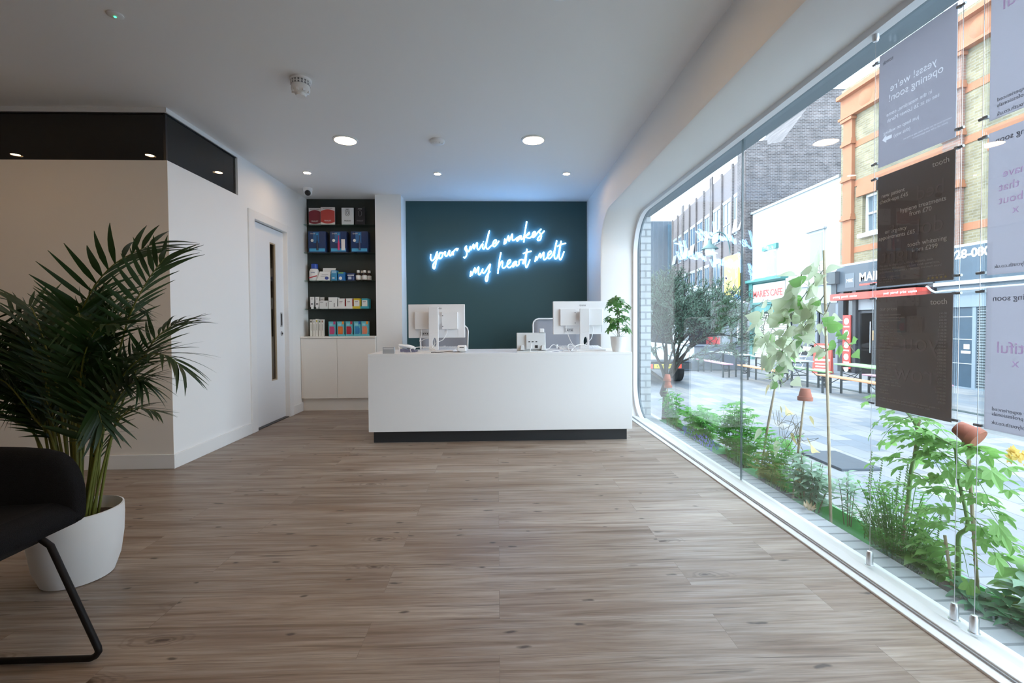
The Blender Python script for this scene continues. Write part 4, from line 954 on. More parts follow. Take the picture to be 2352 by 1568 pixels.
wire(1.884, ZS, 'steel wire left of the left poster column with an aluminium foot on the sill', 1)
wire(1.522, ZS, 'steel wire right of the left poster column, between the two columns', -1)
wire(1.455, ZS, 'steel wire just left of the right poster column', 1)
# ================================================================== planters outside the glass
GREENP = mat('green_trough_plastic', (.17, .47, .21), .5, trans=.3)
SOIL = mat('soil')
struct('wall_outer_ledge', MB().box(1.63, 1.965, -2.6, 5.20, -.78, -.205), mat('ledge_stone', (.30, .31, .32), .8, noise=.2, nscale=20))
struct('trim_7', MB().box(1.628, 1.735, .3, 5.20, -.20, .001), brickmat('painted_bricks', (.30, .32, .335), (.35, .365, .38), (.16, .175, .185), 'xy', .9, .079, .007, stain=.2))
for i, (y0, y1, so) in enumerate(((.95, 1.50, .05), (1.53, 2.08, .05), (2.11, 2.66, .10), (2.69, 3.24, .06), (3.27, 3.82, .05), (3.85, 4.40, .05), (4.43, 4.98, .05))):
    t = thing('planter_trough', ('green plastic trough holding the broad sage nearest the camera', 'green plastic trough holding the tomato plants', 'green plastic trough with a bare bright end wall between canes', 'green plastic trough with dark soil under the bean vine', 'green plastic trough holding the geraniums', 'green plastic trough behind the blue flowers, near the far window end', 'green plastic trough at the far end of the window')[i], 'planter', (1.835, (y0+y1)/2, -.205), 0, 'green planter troughs along the window')
    m = MB(); x0, x1 = 1.745, 1.925; th = .006
    def rg(z, e): return [(x0-e, y0-e, z), (x1+e, y0-e, z), (x1+e, y1+e, z), (x0-e, y1+e, z)]
    rings = [rg(-.205, -.018), rg(-.022, 0), rg(-.022, .006), rg(-.010, .006), rg(-.010, -th), rg(-.19, -.018-th)]
    V = sum(rings, []); fs = [(3, 2, 1, 0), (20, 21, 22, 23)]
    for k in range(5):
        for j in range(4): fs.append((k*4+j, k*4+(j+1) % 4, (k+1)*4+(j+1) % 4, (k+1)*4+j))
    m.add(V, fs).build('trough', GREENP, t)
    MB().box(x0+.014, x1-.014, y0+.014, y1-.014, -.185, -.01-so).build('soil', SOIL, t)
# --- leaf makers
def lobed(mb, p, d, n, L, W, lobes=5, depth=.45, bend=.25, rnd=random):
    """palmate leaf: fan of vertices around the stalk point"""
    p = Vector(p); d = Vector(d).normalized(); n = Vector(n); n = n-d*n.dot(d)
    n = n.normalized() if n.length > 1e-4 else d.orthogonal().normalized(); s = d.cross(n)
    b = len(mb.v); mb.v.append(p+d*L*.30); K = lobes*6
    for i in range(K+1):
        f = i/K; a = R(-155+310*f); ph = f*lobes*2*math.pi
        r = (1-depth*.5+depth*.5*(-math.cos(ph)))*(.66+.34*max(-.3, math.cos(a))**1)+(.06 if i % 2 else 0)
        x = math.cos(a)*r*.70*L; y = math.sin(a)*r*W*.55
        q = p+d*(L*.30+x)+s*y-n*(bend*L*((x/L)**2+(y/L)**2)*1.6); mb.v.append(q)
    for i in range(K): mb.f.append([b, b+1+i, b+2+i])
def ovate(mb, p, d, n, L, W, bend=.3, fold=.12): leaf(mb, p, d, n, L, W, bend, fold, (.12, .62, .95, 1, .86, .55, .22, 0))
def heart(mb, p, d, n, L, W, bend=.3, fold=.10): leaf(mb, p, d, n, L, W, bend, fold, (.62, .98, 1, .88, .66, .40, .16, 0))
def pinnate(mb, st, p, d, L, rnd, W=.5, pairs=3, lf=.42, drop=.35):
    """tomato-like compound leaf"""
    d = Vector(d).normalized(); up_ = Vector((0, 0, 1)); s = d.cross(up_); s = s.normalized() if s.length > .1 else Vector((1, 0, 0)); n = s.cross(d)
    pts = [Vector(p)+d*L*t_-Vector((0, 0, 1))*drop*L*t_*t_ for t_ in (0, .25, .5, .75, 1)]
    st.tube(pts, [.0022, .0018, .0014, .0011, .0008], 5)
    for k in range(pairs):
        q = pts[1+k] if k < 3 else pts[3]; sc = (1, .9, .72)[k % 3]
        for s_ in (-1, 1):
            dd = (s*s_*.9+d*.55-Vector((0, 0, 1))*rnd.uniform(.05, .4)).normalized()
            lobed(mb, q+dd*.006, dd, n+s*s_*rnd.uniform(-.8, .8), L*lf*sc*rnd.uniform(.9, 1.3), L*lf*W*sc*2.1, 5, .42, .35, rnd)
    lobed(mb, pts[-1]-d*.01, (pts[-1]-pts[-2]), n, L*lf*1.4, L*lf*W*2.4, 5, .42, .3, rnd)
TOM = mat('tomato_leaf', (.19, .38, .10), .5, trans=.42, noise=.35, nscale=12); TOMS = mat('tomato_stem', (.16, .30, .09), .6, noise=.2)
SAGE = mat('sage_leaf', (.26, .40, .29), .7, trans=.3, noise=.25, nscale=15); SAGED = mat('sage_leaf_deep', (.09, .26, .13), .55, trans=.3, noise=.3, nscale=15)
HERB = mat('herb_leaf', (.10, .30, .05), .6, trans=.4, noise=.4, nscale=14); GER = mat('geranium_leaf', (.10, .33, .05), .55, trans=.4, noise=.4, nscale=9)
BEAN = mat('bean_leaf_pale', (.50, .56, .40), .6, trans=.42, noise=.28, nscale=8); BEANG = mat('bean_leaf_green', (.18, .37, .10), .55, trans=.42, noise=.3, nscale=10)
DRY = mat('dry_leaf', (.46, .40, .20), .75, trans=.3, noise=.35, nscale=15); VINE = mat('vine_stem', (.16, .15, .09), .8, noise=.3)
CANE = mat('bamboo', (.42, .35, .24), .6, noise=.25, nscale=25); TERRA = mat('terracotta', (.30, .095, .055), .75, noise=.2, nscale=20)
YEL = mat('yellow_petal', (.70, .50, .16), .6, trans=.35); LOB = mat('lobelia_petal', (.24, .25, .72), .6, trans=.3); WHT = mat('white_petal', (.75, .78, .72), .6, trans=.3)
# --- canes with the little terracotta pots on top
def cane(p, q, label, r=.006, mt=None):
    p, q = Vector(p), Vector(q); n = 9; pts = []; rr = []
    for i in range(n+1):
        c = p.lerp(q, i/n)
        for dz, k in ((-.006, 1), (0, 1.22), (.006, 1)):
            if 0 < i < n: pts.append(c+(q-p).normalized()*dz); rr.append(r*k)
        if i in (0, n): pts.append(c); rr.append(r)
    return tag(MB().tube(pts, rr, 8).build('bamboo_cane', mt or CANE, smooth=True), label, 'cane', 'bamboo canes in the planters')
XPL = 1.84
cane((XPL, 2.474, -.16), (XPL, 2.552, 1.452), 'tallest pale bamboo cane, rising above the bean vine to the shop signs', .0075)
cane((XPL+.01, 3.217, -.13), (XPL, 2.99, .66), 'leaning bamboo cane under the bean vine, lower left of it')
cane((XPL+.01, 2.836, -.13), (XPL, 2.706, .60), 'bamboo cane holding up the upright terracotta pot')
cane((XPL, 2.046, -.1), (XPL, 1.951, .625), 'bamboo cane leaning below the dark price poster')
cane((XPL, 1.687, -.1), (XPL, 1.744, .575), 'bamboo cane with the tilted terracotta pot, beside the tomato stem')
cane((XPL-.02, 1.76, -.1), (XPL-.03, 1.80, .18), 'short broken cane stub at the foot of the tomato stem', .0055)
cane((XPL+.05, 1.46, -.1), (XPL+.05, 1.48, .40), 'dark thin cane at the right edge among the sage', .005, mat('dark_cane', (.07, .05, .05), .7))
cane((XPL, 4.95, -.1), (XPL, 4.945, .42), 'bamboo cane with two stacked terracotta pots at the far window end')
def cap(loc, dirn, label, s=1.0):
    t = thing('terracotta_pot', label, 'flower pot', loc, 0, 'terracotta pots capping the canes')
    M_ = Matrix.Translation(loc) @ Vector(dirn).normalized().to_track_quat('Z', 'Y').to_matrix().to_4x4()
    MB().lathe([(.041*s, -.070*s), (.0425*s, -.066*s), (.0425*s, -.045*s), (.037*s, -.043*s), (.027*s, .004), (.0255*s, .006), (.004, .006), (.004, .002), (.024*s, 0), (.034*s, -.045*s), (.039*s, -.068*s)], (0, 0, 0), 28).xf(M_).build('pot', TERRA, t, smooth=True)
    m = MB()
    for k in range(2): m.lathe([(.0035, .0062), (.0035, .0068)], (.013*(1 if k else -1), 0, 0), 8)
    for k, o_ in enumerate((-1, 1)):
        MB().lathe([(.0035, .0062), (.0035, .0068)], (.013*o_, 0, 0), 8).xf(M_).build('drain_hole', BLACK, t)
cap((XPL, 2.700, .645), (.05, .05, 1), 'upright upturned terracotta pot on a cane below the bean vine', .95)
cap((XPL-.005, 1.775, .625), (-.25, .75, .45), 'terracotta pot tilted on its side, under the price poster')
cap((XPL, 4.946, .485), (.1, .15, 1), 'upper terracotta pot of the two stacked at the far window end')
cap((XPL, 4.94, .415), (-.05, .1, 1), 'lower terracotta pot of the two stacked at the far window end')
# --- tomato plants
def tomato(name, label, base, stem, leaves, seed, fl=False, dots=()):
    rd = random.Random(seed); t = thing(name, label, 'plant', base)
    st = MB(); lf = MB(); P = smooth_path(stem, 8); k = len(P)
    st.tube(P, [.010*(1-.6*i/k) for i in range(k)], 9)
    for (f, dy, dx, dz, L) in leaves:
        j = min(int(f*(k-1)), k-1); pinnate(lf, st, P[j], (dx, dy, dz), L, rd, .55, 3, .33, rd.uniform(.35, .8))
    for q in range(4):
        j = rd.randint(int(.25*k), k-1); pinnate(lf, st, P[j], (rd.uniform(-.5, .4), rd.choice((-1, 1))*rd.uniform(.5, 1), rd.uniform(-.2, .6)), rd.uniform(.11, .19), rd, .5, 3, .33, rd.uniform(.3, .8))
    st.build('stems', TOMS, t, smooth=True); lf.build('foliage', TOM, t)
    return t, P
base = (XPL, 1.77, -.06)
t, P = tomato('tomato_plant', 'large tomato plant with a thick green stem beneath the tilted pot', base,
    [(XPL, 1.772, -.06), (XPL+.005, 1.778, .10), (XPL, 1.772, .19), (XPL+.01, 1.748, .235), (XPL+.01, 1.756, .30), (XPL+.005, 1.778, .40), (XPL-.005, 1.782, .50), (XPL, 1.80, .545), (XPL, 1.87, .56)],
    [(.30, .9, -.1, .25, .17), (.42, .8, -.2, .05, .18), (.45, -.9, .1, .15, .20), (.58, .9, .2, .25, .21), (.60, -.8, -.2, .30, .20), (.66, .7, -.4, .0, .18), (.72, -1, .1, .2, .24), (.76, .9, -.2, .1, .2), (.80, .6, .3, .45, .17), (.85, -.7, -.2, .55, .22), (.90, .9, .2, .3, .2), (.94, .3, -.4, .5, .17),
     (.97, .9, -.1, -.1, .18), (1, .9, .1, .2, .2), (.5, .5, -.5, .1, .15), (.78, -.9, -.2, -.1, .2), (.88, -.9, .2, .35, .24), (.35, -.8, .2, .3, .18), (.2, -.5, -.35, .3, .17), (.18, .5, -.4, .2, .14)], 3)
m = MB(); rd = random.Random(8)
for (y, z, n) in ((1.655, .545, 3), (1.60, .50, 4), (1.555, .455, 3), (1.70, .565, 2)):
    for k in range(n):
        c = Vector((XPL+.12+rd.uniform(-.03, .03), y+rd.uniform(-.025, .025), z+rd.uniform(-.02, .02)))
        for q in range(5): a = R(72*q+rd.uniform(0, 40)); leaf(m, c, (-.6, math.cos(a), math.sin(a)), (-1, 0, 0), .024, .015, .3, .1)
m.build('yellow_flowers', YEL, t, smooth='all')
m = MB()
for y, z, r_ in ((1.845, .395, .020), (1.825, .40, .016), (1.86, .405, .014)): m.lathe([(.002, -r_), (r_*.7, -r_*.7), (r_, 0), (r_*.75, r_*.65), (.002, r_)], (XPL-.03, y, z), 14)
m.build('green_tomatoes', mat('green_tomato', (.20, .42, .08), .35), t, smooth='all')
t, P = tomato('tomato_plant', 'leggier tomato plant twining the cane below the dark price poster', (XPL, 2.03, -.06),
    [(XPL, 2.035, -.06), (XPL+.01, 2.03, .1), (XPL, 2.0, .25), (XPL-.01, 1.975, .40), (XPL, 1.955, .52), (XPL, 1.975, .60), (XPL, 2.04, .66), (XPL, 2.11, .70)],
    [(.25, -.8, -.3, .3, .14), (.34, .9, .1, .2, .16), (.42, -.8, -.1, .2, .17), (.48, .9, -.2, .1, .17), (.55, -.9, .1, .25, .18), (.60, .9, .2, .15, .18), (.66, -.9, -.2, .15, .18), (.72, .9, .1, .3, .15), (.80, -.9, .1, .1, .17), (.86, .4, -.4, -.2, .12), (.92, .8, .2, .35, .12), (1, .9, 0, .1, .13), (.78, .8, -.1, -.3, .14)], 5)
# --- sage, herbs
def bush(name, label, mt, c, ry, rx, h, n, mk, seed, stems=10, L=(.05, .08), W=(.018, .026), cat='plant', zb=-.06, spread=1.0, group=None):
    rd = random.Random(seed); t = thing(name, label, cat, (c[0], c[1], zb), 0, group); st = MB(); lf = MB()
    per = max(3, n//stems)
    for i in range(stems):
        a = 2*math.pi*i/stems+rd.uniform(-.3, .3); q = math.sqrt(rd.random()); hh = h*rd.uniform(.6, 1.05)*(1-.3*q)
        e = Vector((c[0]+rx*q*math.cos(a), c[1]+ry*q*math.sin(a), zb+hh))
        b0 = Vector((c[0]+rx*q*.35*math.cos(a), c[1]+ry*q*.45*math.sin(a), zb))
        P = smooth_path([b0, b0.lerp(e, .5)+Vector((0, 0, .15*hh)), e], 6); st.tube(P, [.0028-.0018*k/len(P) for k in range(len(P))], 5)
        for k in range(per):
            f = .18+.82*(k+rd.random())/per; j = min(int(f*(len(P)-1)), len(P)-2); p = P[j].lerp(P[j+1], f*(len(P)-1)-j)
            an = k*2.4+rd.uniform(-.4, .4); up_ = rd.uniform(-.15, .7)
            d = Vector((math.cos(an)*spread, math.sin(an)*spread, up_))
            mk(lf, p, d, (0, 0, 1), rd.uniform(*L), rd.uniform(*W))
    st.build('stems', VINE if mt in (SAGE, SAGED) else TOMS, t, smooth=True); lf.build('foliage', mt, t, smooth='all')
    return t
bush('sage_plant', 'broad leaved grey green sage at the lower right corner of the window', SAGE, (XPL, 1.38, 0), .17, .09, .30, 220, ovate, 1, 16, (.07, .105), (.030, .042))
bush('sage_plant', 'low deep green leafy herb spilling over the bricks by the two wire feet', SAGED, (XPL-.06, 1.60, 0), .17, .06, .15, 130, ovate, 2, 14, (.045, .075), (.024, .034))
bush('sage_plant', 'rounded grey green sage bush left of the tallest cane', SAGE, (XPL, 2.66, 0), .17, .085, .38, 300, ovate, 3, 22, (.06, .09), (.022, .030))
bush('sage_plant', 'small sage sprig on a bare stem right of the tallest cane', SAGE, (XPL+.06, 2.43, 0), .05, .05, .34, 70, ovate, 4, 5, (.045, .065), (.018, .024))
bush('thyme_mound', 'fine leaved green thyme mound below the dark posters', HERB, (XPL-.02, 2.05, 0), .26, .09, .27, 2300, lambda m_, p, d, n_, L, W: leaf(m_, p, d, n_, L, W, .2, .1, (.3, 1, .3)), 5, 46, (.014, .026), (.004, .007))
bush('mint_plant', 'bright green mint with thin stems around the leaning cane', HERB, (XPL+.03, 2.08, 0), .24, .08, .44, 460, ovate, 6, 34, (.024, .042), (.014, .022))
bush('basil_plant', 'bright green leafy plant at the foot of the tomato stem', TOM, (XPL-.02, 1.88, 0), .10, .07, .22, 60, heart, 7, 9, (.05, .085), (.035, .052))
bush('leafy_shrub', 'large leaved green plant at the right edge behind the sage', TOM, (XPL+.10, 1.52, 0), .14, .07, .32, 60, lambda m_, p, d, n_, L, W: lobed(m_, p, d, n_, L, W, 5, .35, .3), 12, 10, (.09, .14), (.08, .12))
m = MB(); rd = random.Random(2)
t = thing('mint_spikes', 'thin flower spikes of mint rising beside the tallest cane', 'plant', (XPL+.03, 2.2, -.06))
for k in range(9):
    y = rd.uniform(1.9, 2.3); h = rd.uniform(.24, .42); b0 = Vector((XPL+.03, y, -.06)); e = Vector((XPL+.05+rd.uniform(-.03, .03), y+rd.uniform(-.06, .06), h))
    m.tube([b0, e], [.0016, .0008], 5)
    for q in range(14):
        p = b0.lerp(e, .6+.4*q/14); m.tube([p-Vector((.0, .004, 0)), p+Vector((.0, .004, .002))], .0028, 5)
m.build('flower_stems', mat('seed_green', (.13, .22, .09), .7), t)
# --- bean vine with pale leaves
t = thing('bean_vine', 'climbing bean vine with big pale leaves in the middle of the window', 'plant', (XPL, 2.8, -.06))
rd = random.Random(21); st = MB(); pl = MB(); gr = MB(); dr = MB()
main = smooth_path([(XPL+.01, 3.19, -.06), (XPL+.01, 3.10, .35), (XPL, 2.99, .66), (XPL, 2.93, .85), (XPL, 2.86, 1.05), (XPL, 2.80, 1.22), (XPL, 2.74, 1.34)], 8)
st.tube(main, .0042, 7)
def sub(pts): 
    P = smooth_path(pts, 6); st.tube(P, [.0024]*len(P), 5); return P
arms = [main[18:]]
arms.append(sub([(XPL, 2.93, .86), (XPL+.01, 2.85, .92), (XPL, 2.74, 1.00), (XPL, 2.62, 1.12), (XPL, 2.55, 1.20)]))
arms.append(sub([(XPL, 2.86, 1.05), (XPL-.02, 2.74, 1.16), (XPL, 2.64, 1.27), (XPL, 2.56, 1.34)]))
arms.append(sub([(XPL, 2.96, .78), (XPL-.02, 3.08, .90), (XPL, 3.14, 1.0), (XPL, 3.10, 1.1)]))
arms.append(sub([(XPL, 2.62, 1.12), (XPL, 2.50, 1.06), (XPL, 2.42, .98), (XPL, 2.36, .93), (XPL, 2.33, .90)]))
arms.append(sub([(XPL, 2.80, 1.02), (XPL, 2.68, .96), (XPL, 2.56, .90), (XPL, 2.48, .90)]))
arms.append(sub([(XPL, 2.98, .70), (XPL-.01, 2.90, .66), (XPL, 2.84, .72)]))
arms.append(sub([(XPL, 2.90, .95), (XPL-.02, 3.02, 1.02), (XPL+.01, 3.10, 1.10), (XPL, 3.02, 1.2)]))
arms.append(sub([(XPL, 2.84, 1.10), (XPL+.02, 2.72, 1.02), (XPL, 2.60, 1.0), (XPL, 2.50, 1.16)]))
for ai, P in enumerate(arms):
    n = (34, 26, 26, 22, 15, 14, 10, 16, 16)[ai]
    for k in range(n):
        p = P[int((k+.5)/n*(len(P)-1))]; an = rd.uniform(0, 6.28)
        d = Vector((-.35+rd.uniform(-.5, .5), math.cos(an), math.sin(an)*.7-.25)).normalized()
        q = p+d*rd.uniform(.02, .06); st.tube([p, q], .0012, 4)
        L = rd.uniform(.07, .125) if ai < 4 else rd.uniform(.05, .085)
        tgt = gr if (ai == 4 and k > 4) or rd.random() < .14 else pl
        heart(tgt, q, d+Vector((0, 0, -.25)), (-1+rd.uniform(-.5, .5), rd.uniform(-.6, .6), rd.uniform(.1, .9)), L, L*rd.uniform(.7, .95), rd.uniform(.1, .45), rd.uniform(.02, .2))
for y, z, L in ((3.12, .30, .11), (2.93, .27, .12), (2.80, .36, .11), (2.68, .33, .13), (2.72, .15, .12), (2.95, .48, .10), (3.05, .62, .10), (2.90, .50, .11), (2.66, .48, .09), (3.13, .82, .12)):
    d = Vector((rd.uniform(-.3, .3), rd.uniform(-.7, .7), rd.uniform(-1, -.3)))
    heart(dr if rd.random() < .65 else pl, (XPL+rd.uniform(-.02, .02), y, z), d, (-1, rd.uniform(-.5, .5), .3), L, L*rd.uniform(.55, .8), rd.uniform(.2, .6), rd.uniform(.1, .35))
for k in range(14):  # loose dry tendrils between the canes
    y0 = rd.uniform(2.75, 3.05); z0 = rd.uniform(.2, .5)
    st.tube(smooth_path([(XPL, y0, z0), (XPL-.02, y0-rd.uniform(.02, .12), z0-rd.uniform(0, .12)), (XPL+.01, y0-rd.uniform(.1, .2), z0+rd.uniform(-.05, .1)), (XPL, 2.76, rd.uniform(.2, .45))], 5), .0013, 4)
st.build('stems', VINE, t, smooth=True); pl.build('pale_foliage', BEAN, t, smooth='all'); gr.build('green_foliage', BEANG, t, smooth='all'); dr.build('dry_foliage', DRY, t, smooth='all')
# --- geraniums, lobelia, the far bushes
def gleaf(m_, p, d, n_, L, W): lobed(m_, p, d, n_, L, W, 7, .5, .25)
bush('geranium_plant', 'bushy lobed leaf geranium left of the glass joint', GER, (XPL+.02, 3.50, 0), .34, .11, .56, 300, gleaf, 31, 34, (.06, .10), (.07, .11), group=None)
bush('geranium_plant', 'bushy lobed leaf geranium farther along, behind the blue flowers', GER, (XPL+.02, 4.15, 0), .32, .11, .38, 240, gleaf, 32, 28, (.06, .10), (.07, .11))
bush('geranium_plant', 'yellowing lobed leaf geranium right of the glass joint', mat('geranium_yellowing', (.30, .36, .12), .6, trans=.4, noise=.5, nscale=9), (XPL-.03, 3.03, 0), .16, .07, .26, 60, gleaf, 33, 10, (.06, .09), (.06, .09))
bush('geranium_plant', 'green lobed leaf geranium between the leaning canes', GER, (XPL+.03, 3.0, 0), .22, .08, .46, 120, gleaf, 34, 18, (.05, .085), (.06, .085))
bush('trailing_bush', 'tall green bush under the two stacked pots at the far window end', GER, (XPL, 4.80, 0), .22, .08, .46, 260, ovate, 35, 22, (.05, .08), (.03, .045))
t = bush('lobelia_plant', 'low lobelia with tiny blue violet flowers against the glass', HERB, (XPL-.05, 4.02, 0), .34, .06, .12, 420, lambda m_, p, d, n_, L, W: leaf(m_, p, d, n_, L, W, .2, .1, (.3, 1, .3)), 36, 30, (.016, .03), (.005, .009))
m = MB(); rd = random.Random(3)
for k in range(170):
    c = Vector((XPL-.07+rd.uniform(-.05, .05), 4.02+rd.uniform(-.36, .36), rd.uniform(.0, .07)))
    for q in range(3): a = R(120*q+rd.uniform(0, 90)); leaf(m, c, (-.4, math.cos(a), math.sin(a)), (-1, 0, .4), .011, .008, .1, .1, (.4, 1, .3))
m.build('flowers', LOB, t)
m = MB()
rd = random.Random(5)
for k in range(26):
    a = rd.uniform(0, 6.28); p = Vector((1.715, 2.475, .012)); leaf(m, p+Vector((math.cos(a)*.012, math.sin(a)*.02, rd.uniform(0, .01))), (math.cos(a), math.sin(a), rd.uniform(.2, 1)), (0, 0, 1), rd.uniform(.02, .035), .012, -.5, .3)
tag(m.build('dried_flower', mat('straw', (.42, .33, .20), .8, trans=.2), smooth='all'), 'curled dried brown flower head lying on the brick sill', 'dried flower')
# ================================================================== the street
ZS_ = -.75
PAVE = brickmat('paving_slabs', (.16, .19, .225), (.30, .295, .285), (.13, .14, .15), 'yx', .62, .30, .006, stain=.25, bump=.1, mixn=.8)
struct('ground', MB().box(1.965, 34, -8, 60, ZS_-.2, ZS_), PAVE)
struct('trim_8', MB().box(1.966, 3.05, -8, 40, ZS_, ZS_+.006), brickmat('kerb_slabs', (.38, .40, .42), (.45, .46, .47), (.28, .29, .30), 'yx', 1.1, .95, .006, stain=.15, bump=.1, mixn=.8))
t = tag(MB().box(4.12, 4.62, 5.38, 6.15, ZS_+.0, ZS_+.035).build('slot_drain_cover', mat('slate_slab', (.055, .075, .095), .6, noise=.15, nscale=8), bevel=.006), 'dark slate access cover lying on the grey paving', 'cover')
tag(MB().box(9.15, 9.30, 6, 30, ZS_, ZS_+.008).build('gutter_channel', mat('gutter', (.05, .075, .075), .7)), 'dark drainage channel running along the street under the benches', 'drain')
# --- our own building: white brick return at the far end, mass above
struct('wall_outer_return', MB().box(1.63, 1.745, 5.205, 5.75, ZS_, 2.25), brickmat('white_bricks', (.36, .395, .41), (.40, .43, .445), (.20, .225, .24), 'xz', .225, .078, .010, stain=.1, bump=.03))
struct('wall_outer_upper', MB().box(-6.4, 1.745, -7.5, 14, 2.80, 9.0), mat('render_grey', (.4, .42, .44), .9))
struct('trim_9', MB().box(1.627, 1.745, -2.6, 5.75, 2.256, 2.79), mat('lintel_grey', (.14, .18, .21), .7))
struct('wall_outer_side', MB().box(-.2, .40, 6.16, 14, ZS_, 2.8), mat('render_grey'))
FX = 12.5
# --- stock brick building with terracotta pilasters
STOCK = brickmat('stock_brick', (.19, .160, .090), (.27, .230, .135), (.26, .24, .18), 'yz', .225, .075, .012, stain=.3)
TC = mat('terracotta_dressing', (.34, .140, .068), .75, noise=.12, nscale=6); TCB = brickmat('red_brick', (.25, .125, .09), (.31, .17, .12), (.28, .23, .20), 'yz', .225, .075, .010)
DKF = mat('shopfront_black', (.030, .036, .045), .35); SHG = glassmat('shop_glass', (.35, .40, .42), 1.5, .04); INT = mat('shop_interior', (.05, .055, .06), .8)
t = thing('brick_building', 'yellow brick building with orange terracotta pilasters above a black and a slate shopfront', 'building', (FX, 11, ZS_))
BRK = t
wins = [(14.9, 15.5), (13.35, 14.65), (9.5, 11.2), (7.2, 8.6)]
WZ0, WZ1 = 4.05, 5.35; m = MB()
ys = [4.0]+[v for w_ in sorted(wins) for v in w_]+[16.5]
for k in range(0, len(ys), 2): m.box(FX, FX+.5, ys[k], ys[k+1], 3.08, 9.35)
for a_, b_ in wins: m.box(FX, FX+.5, a_, b_, 3.08, WZ0); m.box(FX, FX+.5, a_, b_, WZ1, 9.35)
m.box(FX+.5, FX+6, 4, 16.5, ZS_, 9.2)
m.build('wall', STOCK, t)
for a_, b_ in wins:
    f_ = MB(); f_.box(FX+.12, FX+.18, a_, a_+.07, WZ0, WZ1).box(FX+.12, FX+.18, b_-.07, b_, WZ0, WZ1).box(FX+.12, FX+.18, a_+.07, b_-.07, WZ0, WZ0+.07).box(FX+.12, FX+.18, a_+.07, b_-.07, WZ1-.07, WZ1).box(FX+.12, FX+.18, a_+.07, b_-.07, 4.68, 4.74)
    o = f_.build('window', SATIN, t); MB().box(FX+.18, FX+.19, a_+.07, b_-.07, WZ0+.07, WZ1-.07).build('pane', mat('window_dark', (.12, .16, .19), .1), o)
    cy = (a_+b_)/2; hw = (b_-a_)/2+.22
    MB().prism([(cy-hw, WZ1), (cy+hw, WZ1), (cy+hw, WZ1+.28)]+[(cy+hw*math.cos(q), WZ1+.28+.22*math.sin(q)) for q in (R(30), R(60), R(90), R(120), R(150))]+[(cy-hw, WZ1+.28)], 'x', FX-.06, FX+.0).build('window_arch', TC, t)
    MB().box(FX-.10, FX, a_-.1, b_+.1, WZ0-.14, WZ0).build('window_sill', SATIN, t)
for a_, b_ in ((15.85, 16.25), (12.05, 12.55), (8.75, 9.15)):
    mt = TCB if a_ == 12.05 else TC
    o = MB().box(FX-.12, FX, a_, b_, 3.09, 8.1).build('pilaster', mt, t)
    cp_ = MB()
    for z in (4.62, 6.0, 7.25, 8.1): cp_.box(FX-.20, FX, a_-.06, b_+.06, z, z+.09).box(FX-.16, FX, a_-.03, b_+.03, z+.09, z+.20)
    cp_.build('capital', TC, o)
for z0, z1, dx in ((8.30, 8.95, .10), (8.95, 9.08, .28), (8.22, 8.30, .2)): MB().box(FX-dx, FX, 4, 16.42, z0, z1).build('cornice', TC, t)
for z0 in (3.45, 5.75, 7.1): MB().box(FX-.015, FX, 4, 16.42, z0, z0+.20).build('brick_band', TC, t)
for cy in (15.3, 11.6): 
    MB().lathe([(.001, -.06), (.18, -.05), (.30, 0)], (FX-.10, cy, 8.62), 20, 'x').build('cornice_shell', TC, t, smooth=True)
ck = MB().box(FX+1.2, FX+2.4, 15.1, 16.2, 9.2, 12.6); ck.box(FX+1.1, FX+2.5, 15.0, 16.3, 12.3, 12.5).build('chimney', brickmat('chimney_brick', (.30, .30, .27), (.40, .39, .34), (.55, .56, .55), 'yz', .225, .09, .02), t)
MB().box(FX-.12, FX, 4, 16.5, 3.02, 3.09).build('fascia_ledge', mat('ledge_white', (.55, .56, .56), .7), t)
# shop with black fascia (behind the dark posters)
def part(name, x0, x1, y0, y1, z0, z1, m_, par, **k): return MB().box(x0, x1, y0, y1, z0, z1).build(name, m_, par, **k)
t = BRK
part('fascia', FX-.15, FX, 12.75, 16.45, 2.12, 3.02, mat('fascia_slate', (.055, .075, .095), .5), t)
part('awning_box', FX-.55, FX-.1, 12.85, 16.25, 1.80, 2.02, mat('awning_red', (.62, .085, .06), .55), t)
text('lettering', 'MAIL BOXES', .40, mat('sign_white', (.75, .75, .74), .5), t, (FX-.155, 15.42, 2.42), '-x', 'LEFT', ext=.004, bold=.008)
part('underline', FX-.157, FX-.15, 13.0, 15.4, 2.27, 2.33, mat('awning_red'), t)
part('logo_panel', FX-.157, FX-.15, 15.62, 16.05, 2.24, 2.74, mat('logo_slate', (.10, .13, .155), .5), t)
text('logo_lettering', 'MBE', .17, mat('sign_white'), t, (FX-.159, 15.83, 2.43), '-x', ext=.002)
text('awning_lettering', 'printing  parcels  courier', .11, mat('sign_white'), t, (FX-.552, 16.1, 1.88), '-x', 'LEFT', ext=.002)
text('awning_lettering', 'post  parcel  print  copies', .11, mat('sign_white'), t, (FX-.552, 13.95, 1.88), '-x', 'LEFT', ext=.002)
for y0, y1 in ((16.2, 16.45), (15.62, 15.78), (14.75, 14.85), (12.75, 12.95)): part('shopfront_post', FX-.1, FX+.1, y0, y1, ZS_, 2.12, DKF, t)
part('stall_riser', FX-.06, FX+.05, 12.95, 14.75, ZS_, ZS_+.55, DKF, t)
part('shop_window', FX, FX+.02, 12.95, 14.75, ZS_+.55, 1.9, SHG, t)
dr_ = part('shop_door', FX+.02, FX+.06, 14.87, 15.60, ZS_+.02, 1.35, SHG, t)
MB().box(FX+.0, FX+.07, 14.85, 14.93, ZS_, 1.4).box(FX+.0, FX+.07, 15.55, 15.62, ZS_, 1.4).box(FX+.0, FX+.07, 14.93, 15.55, 1.33, 1.42).build('door_frame', DKF, dr_)
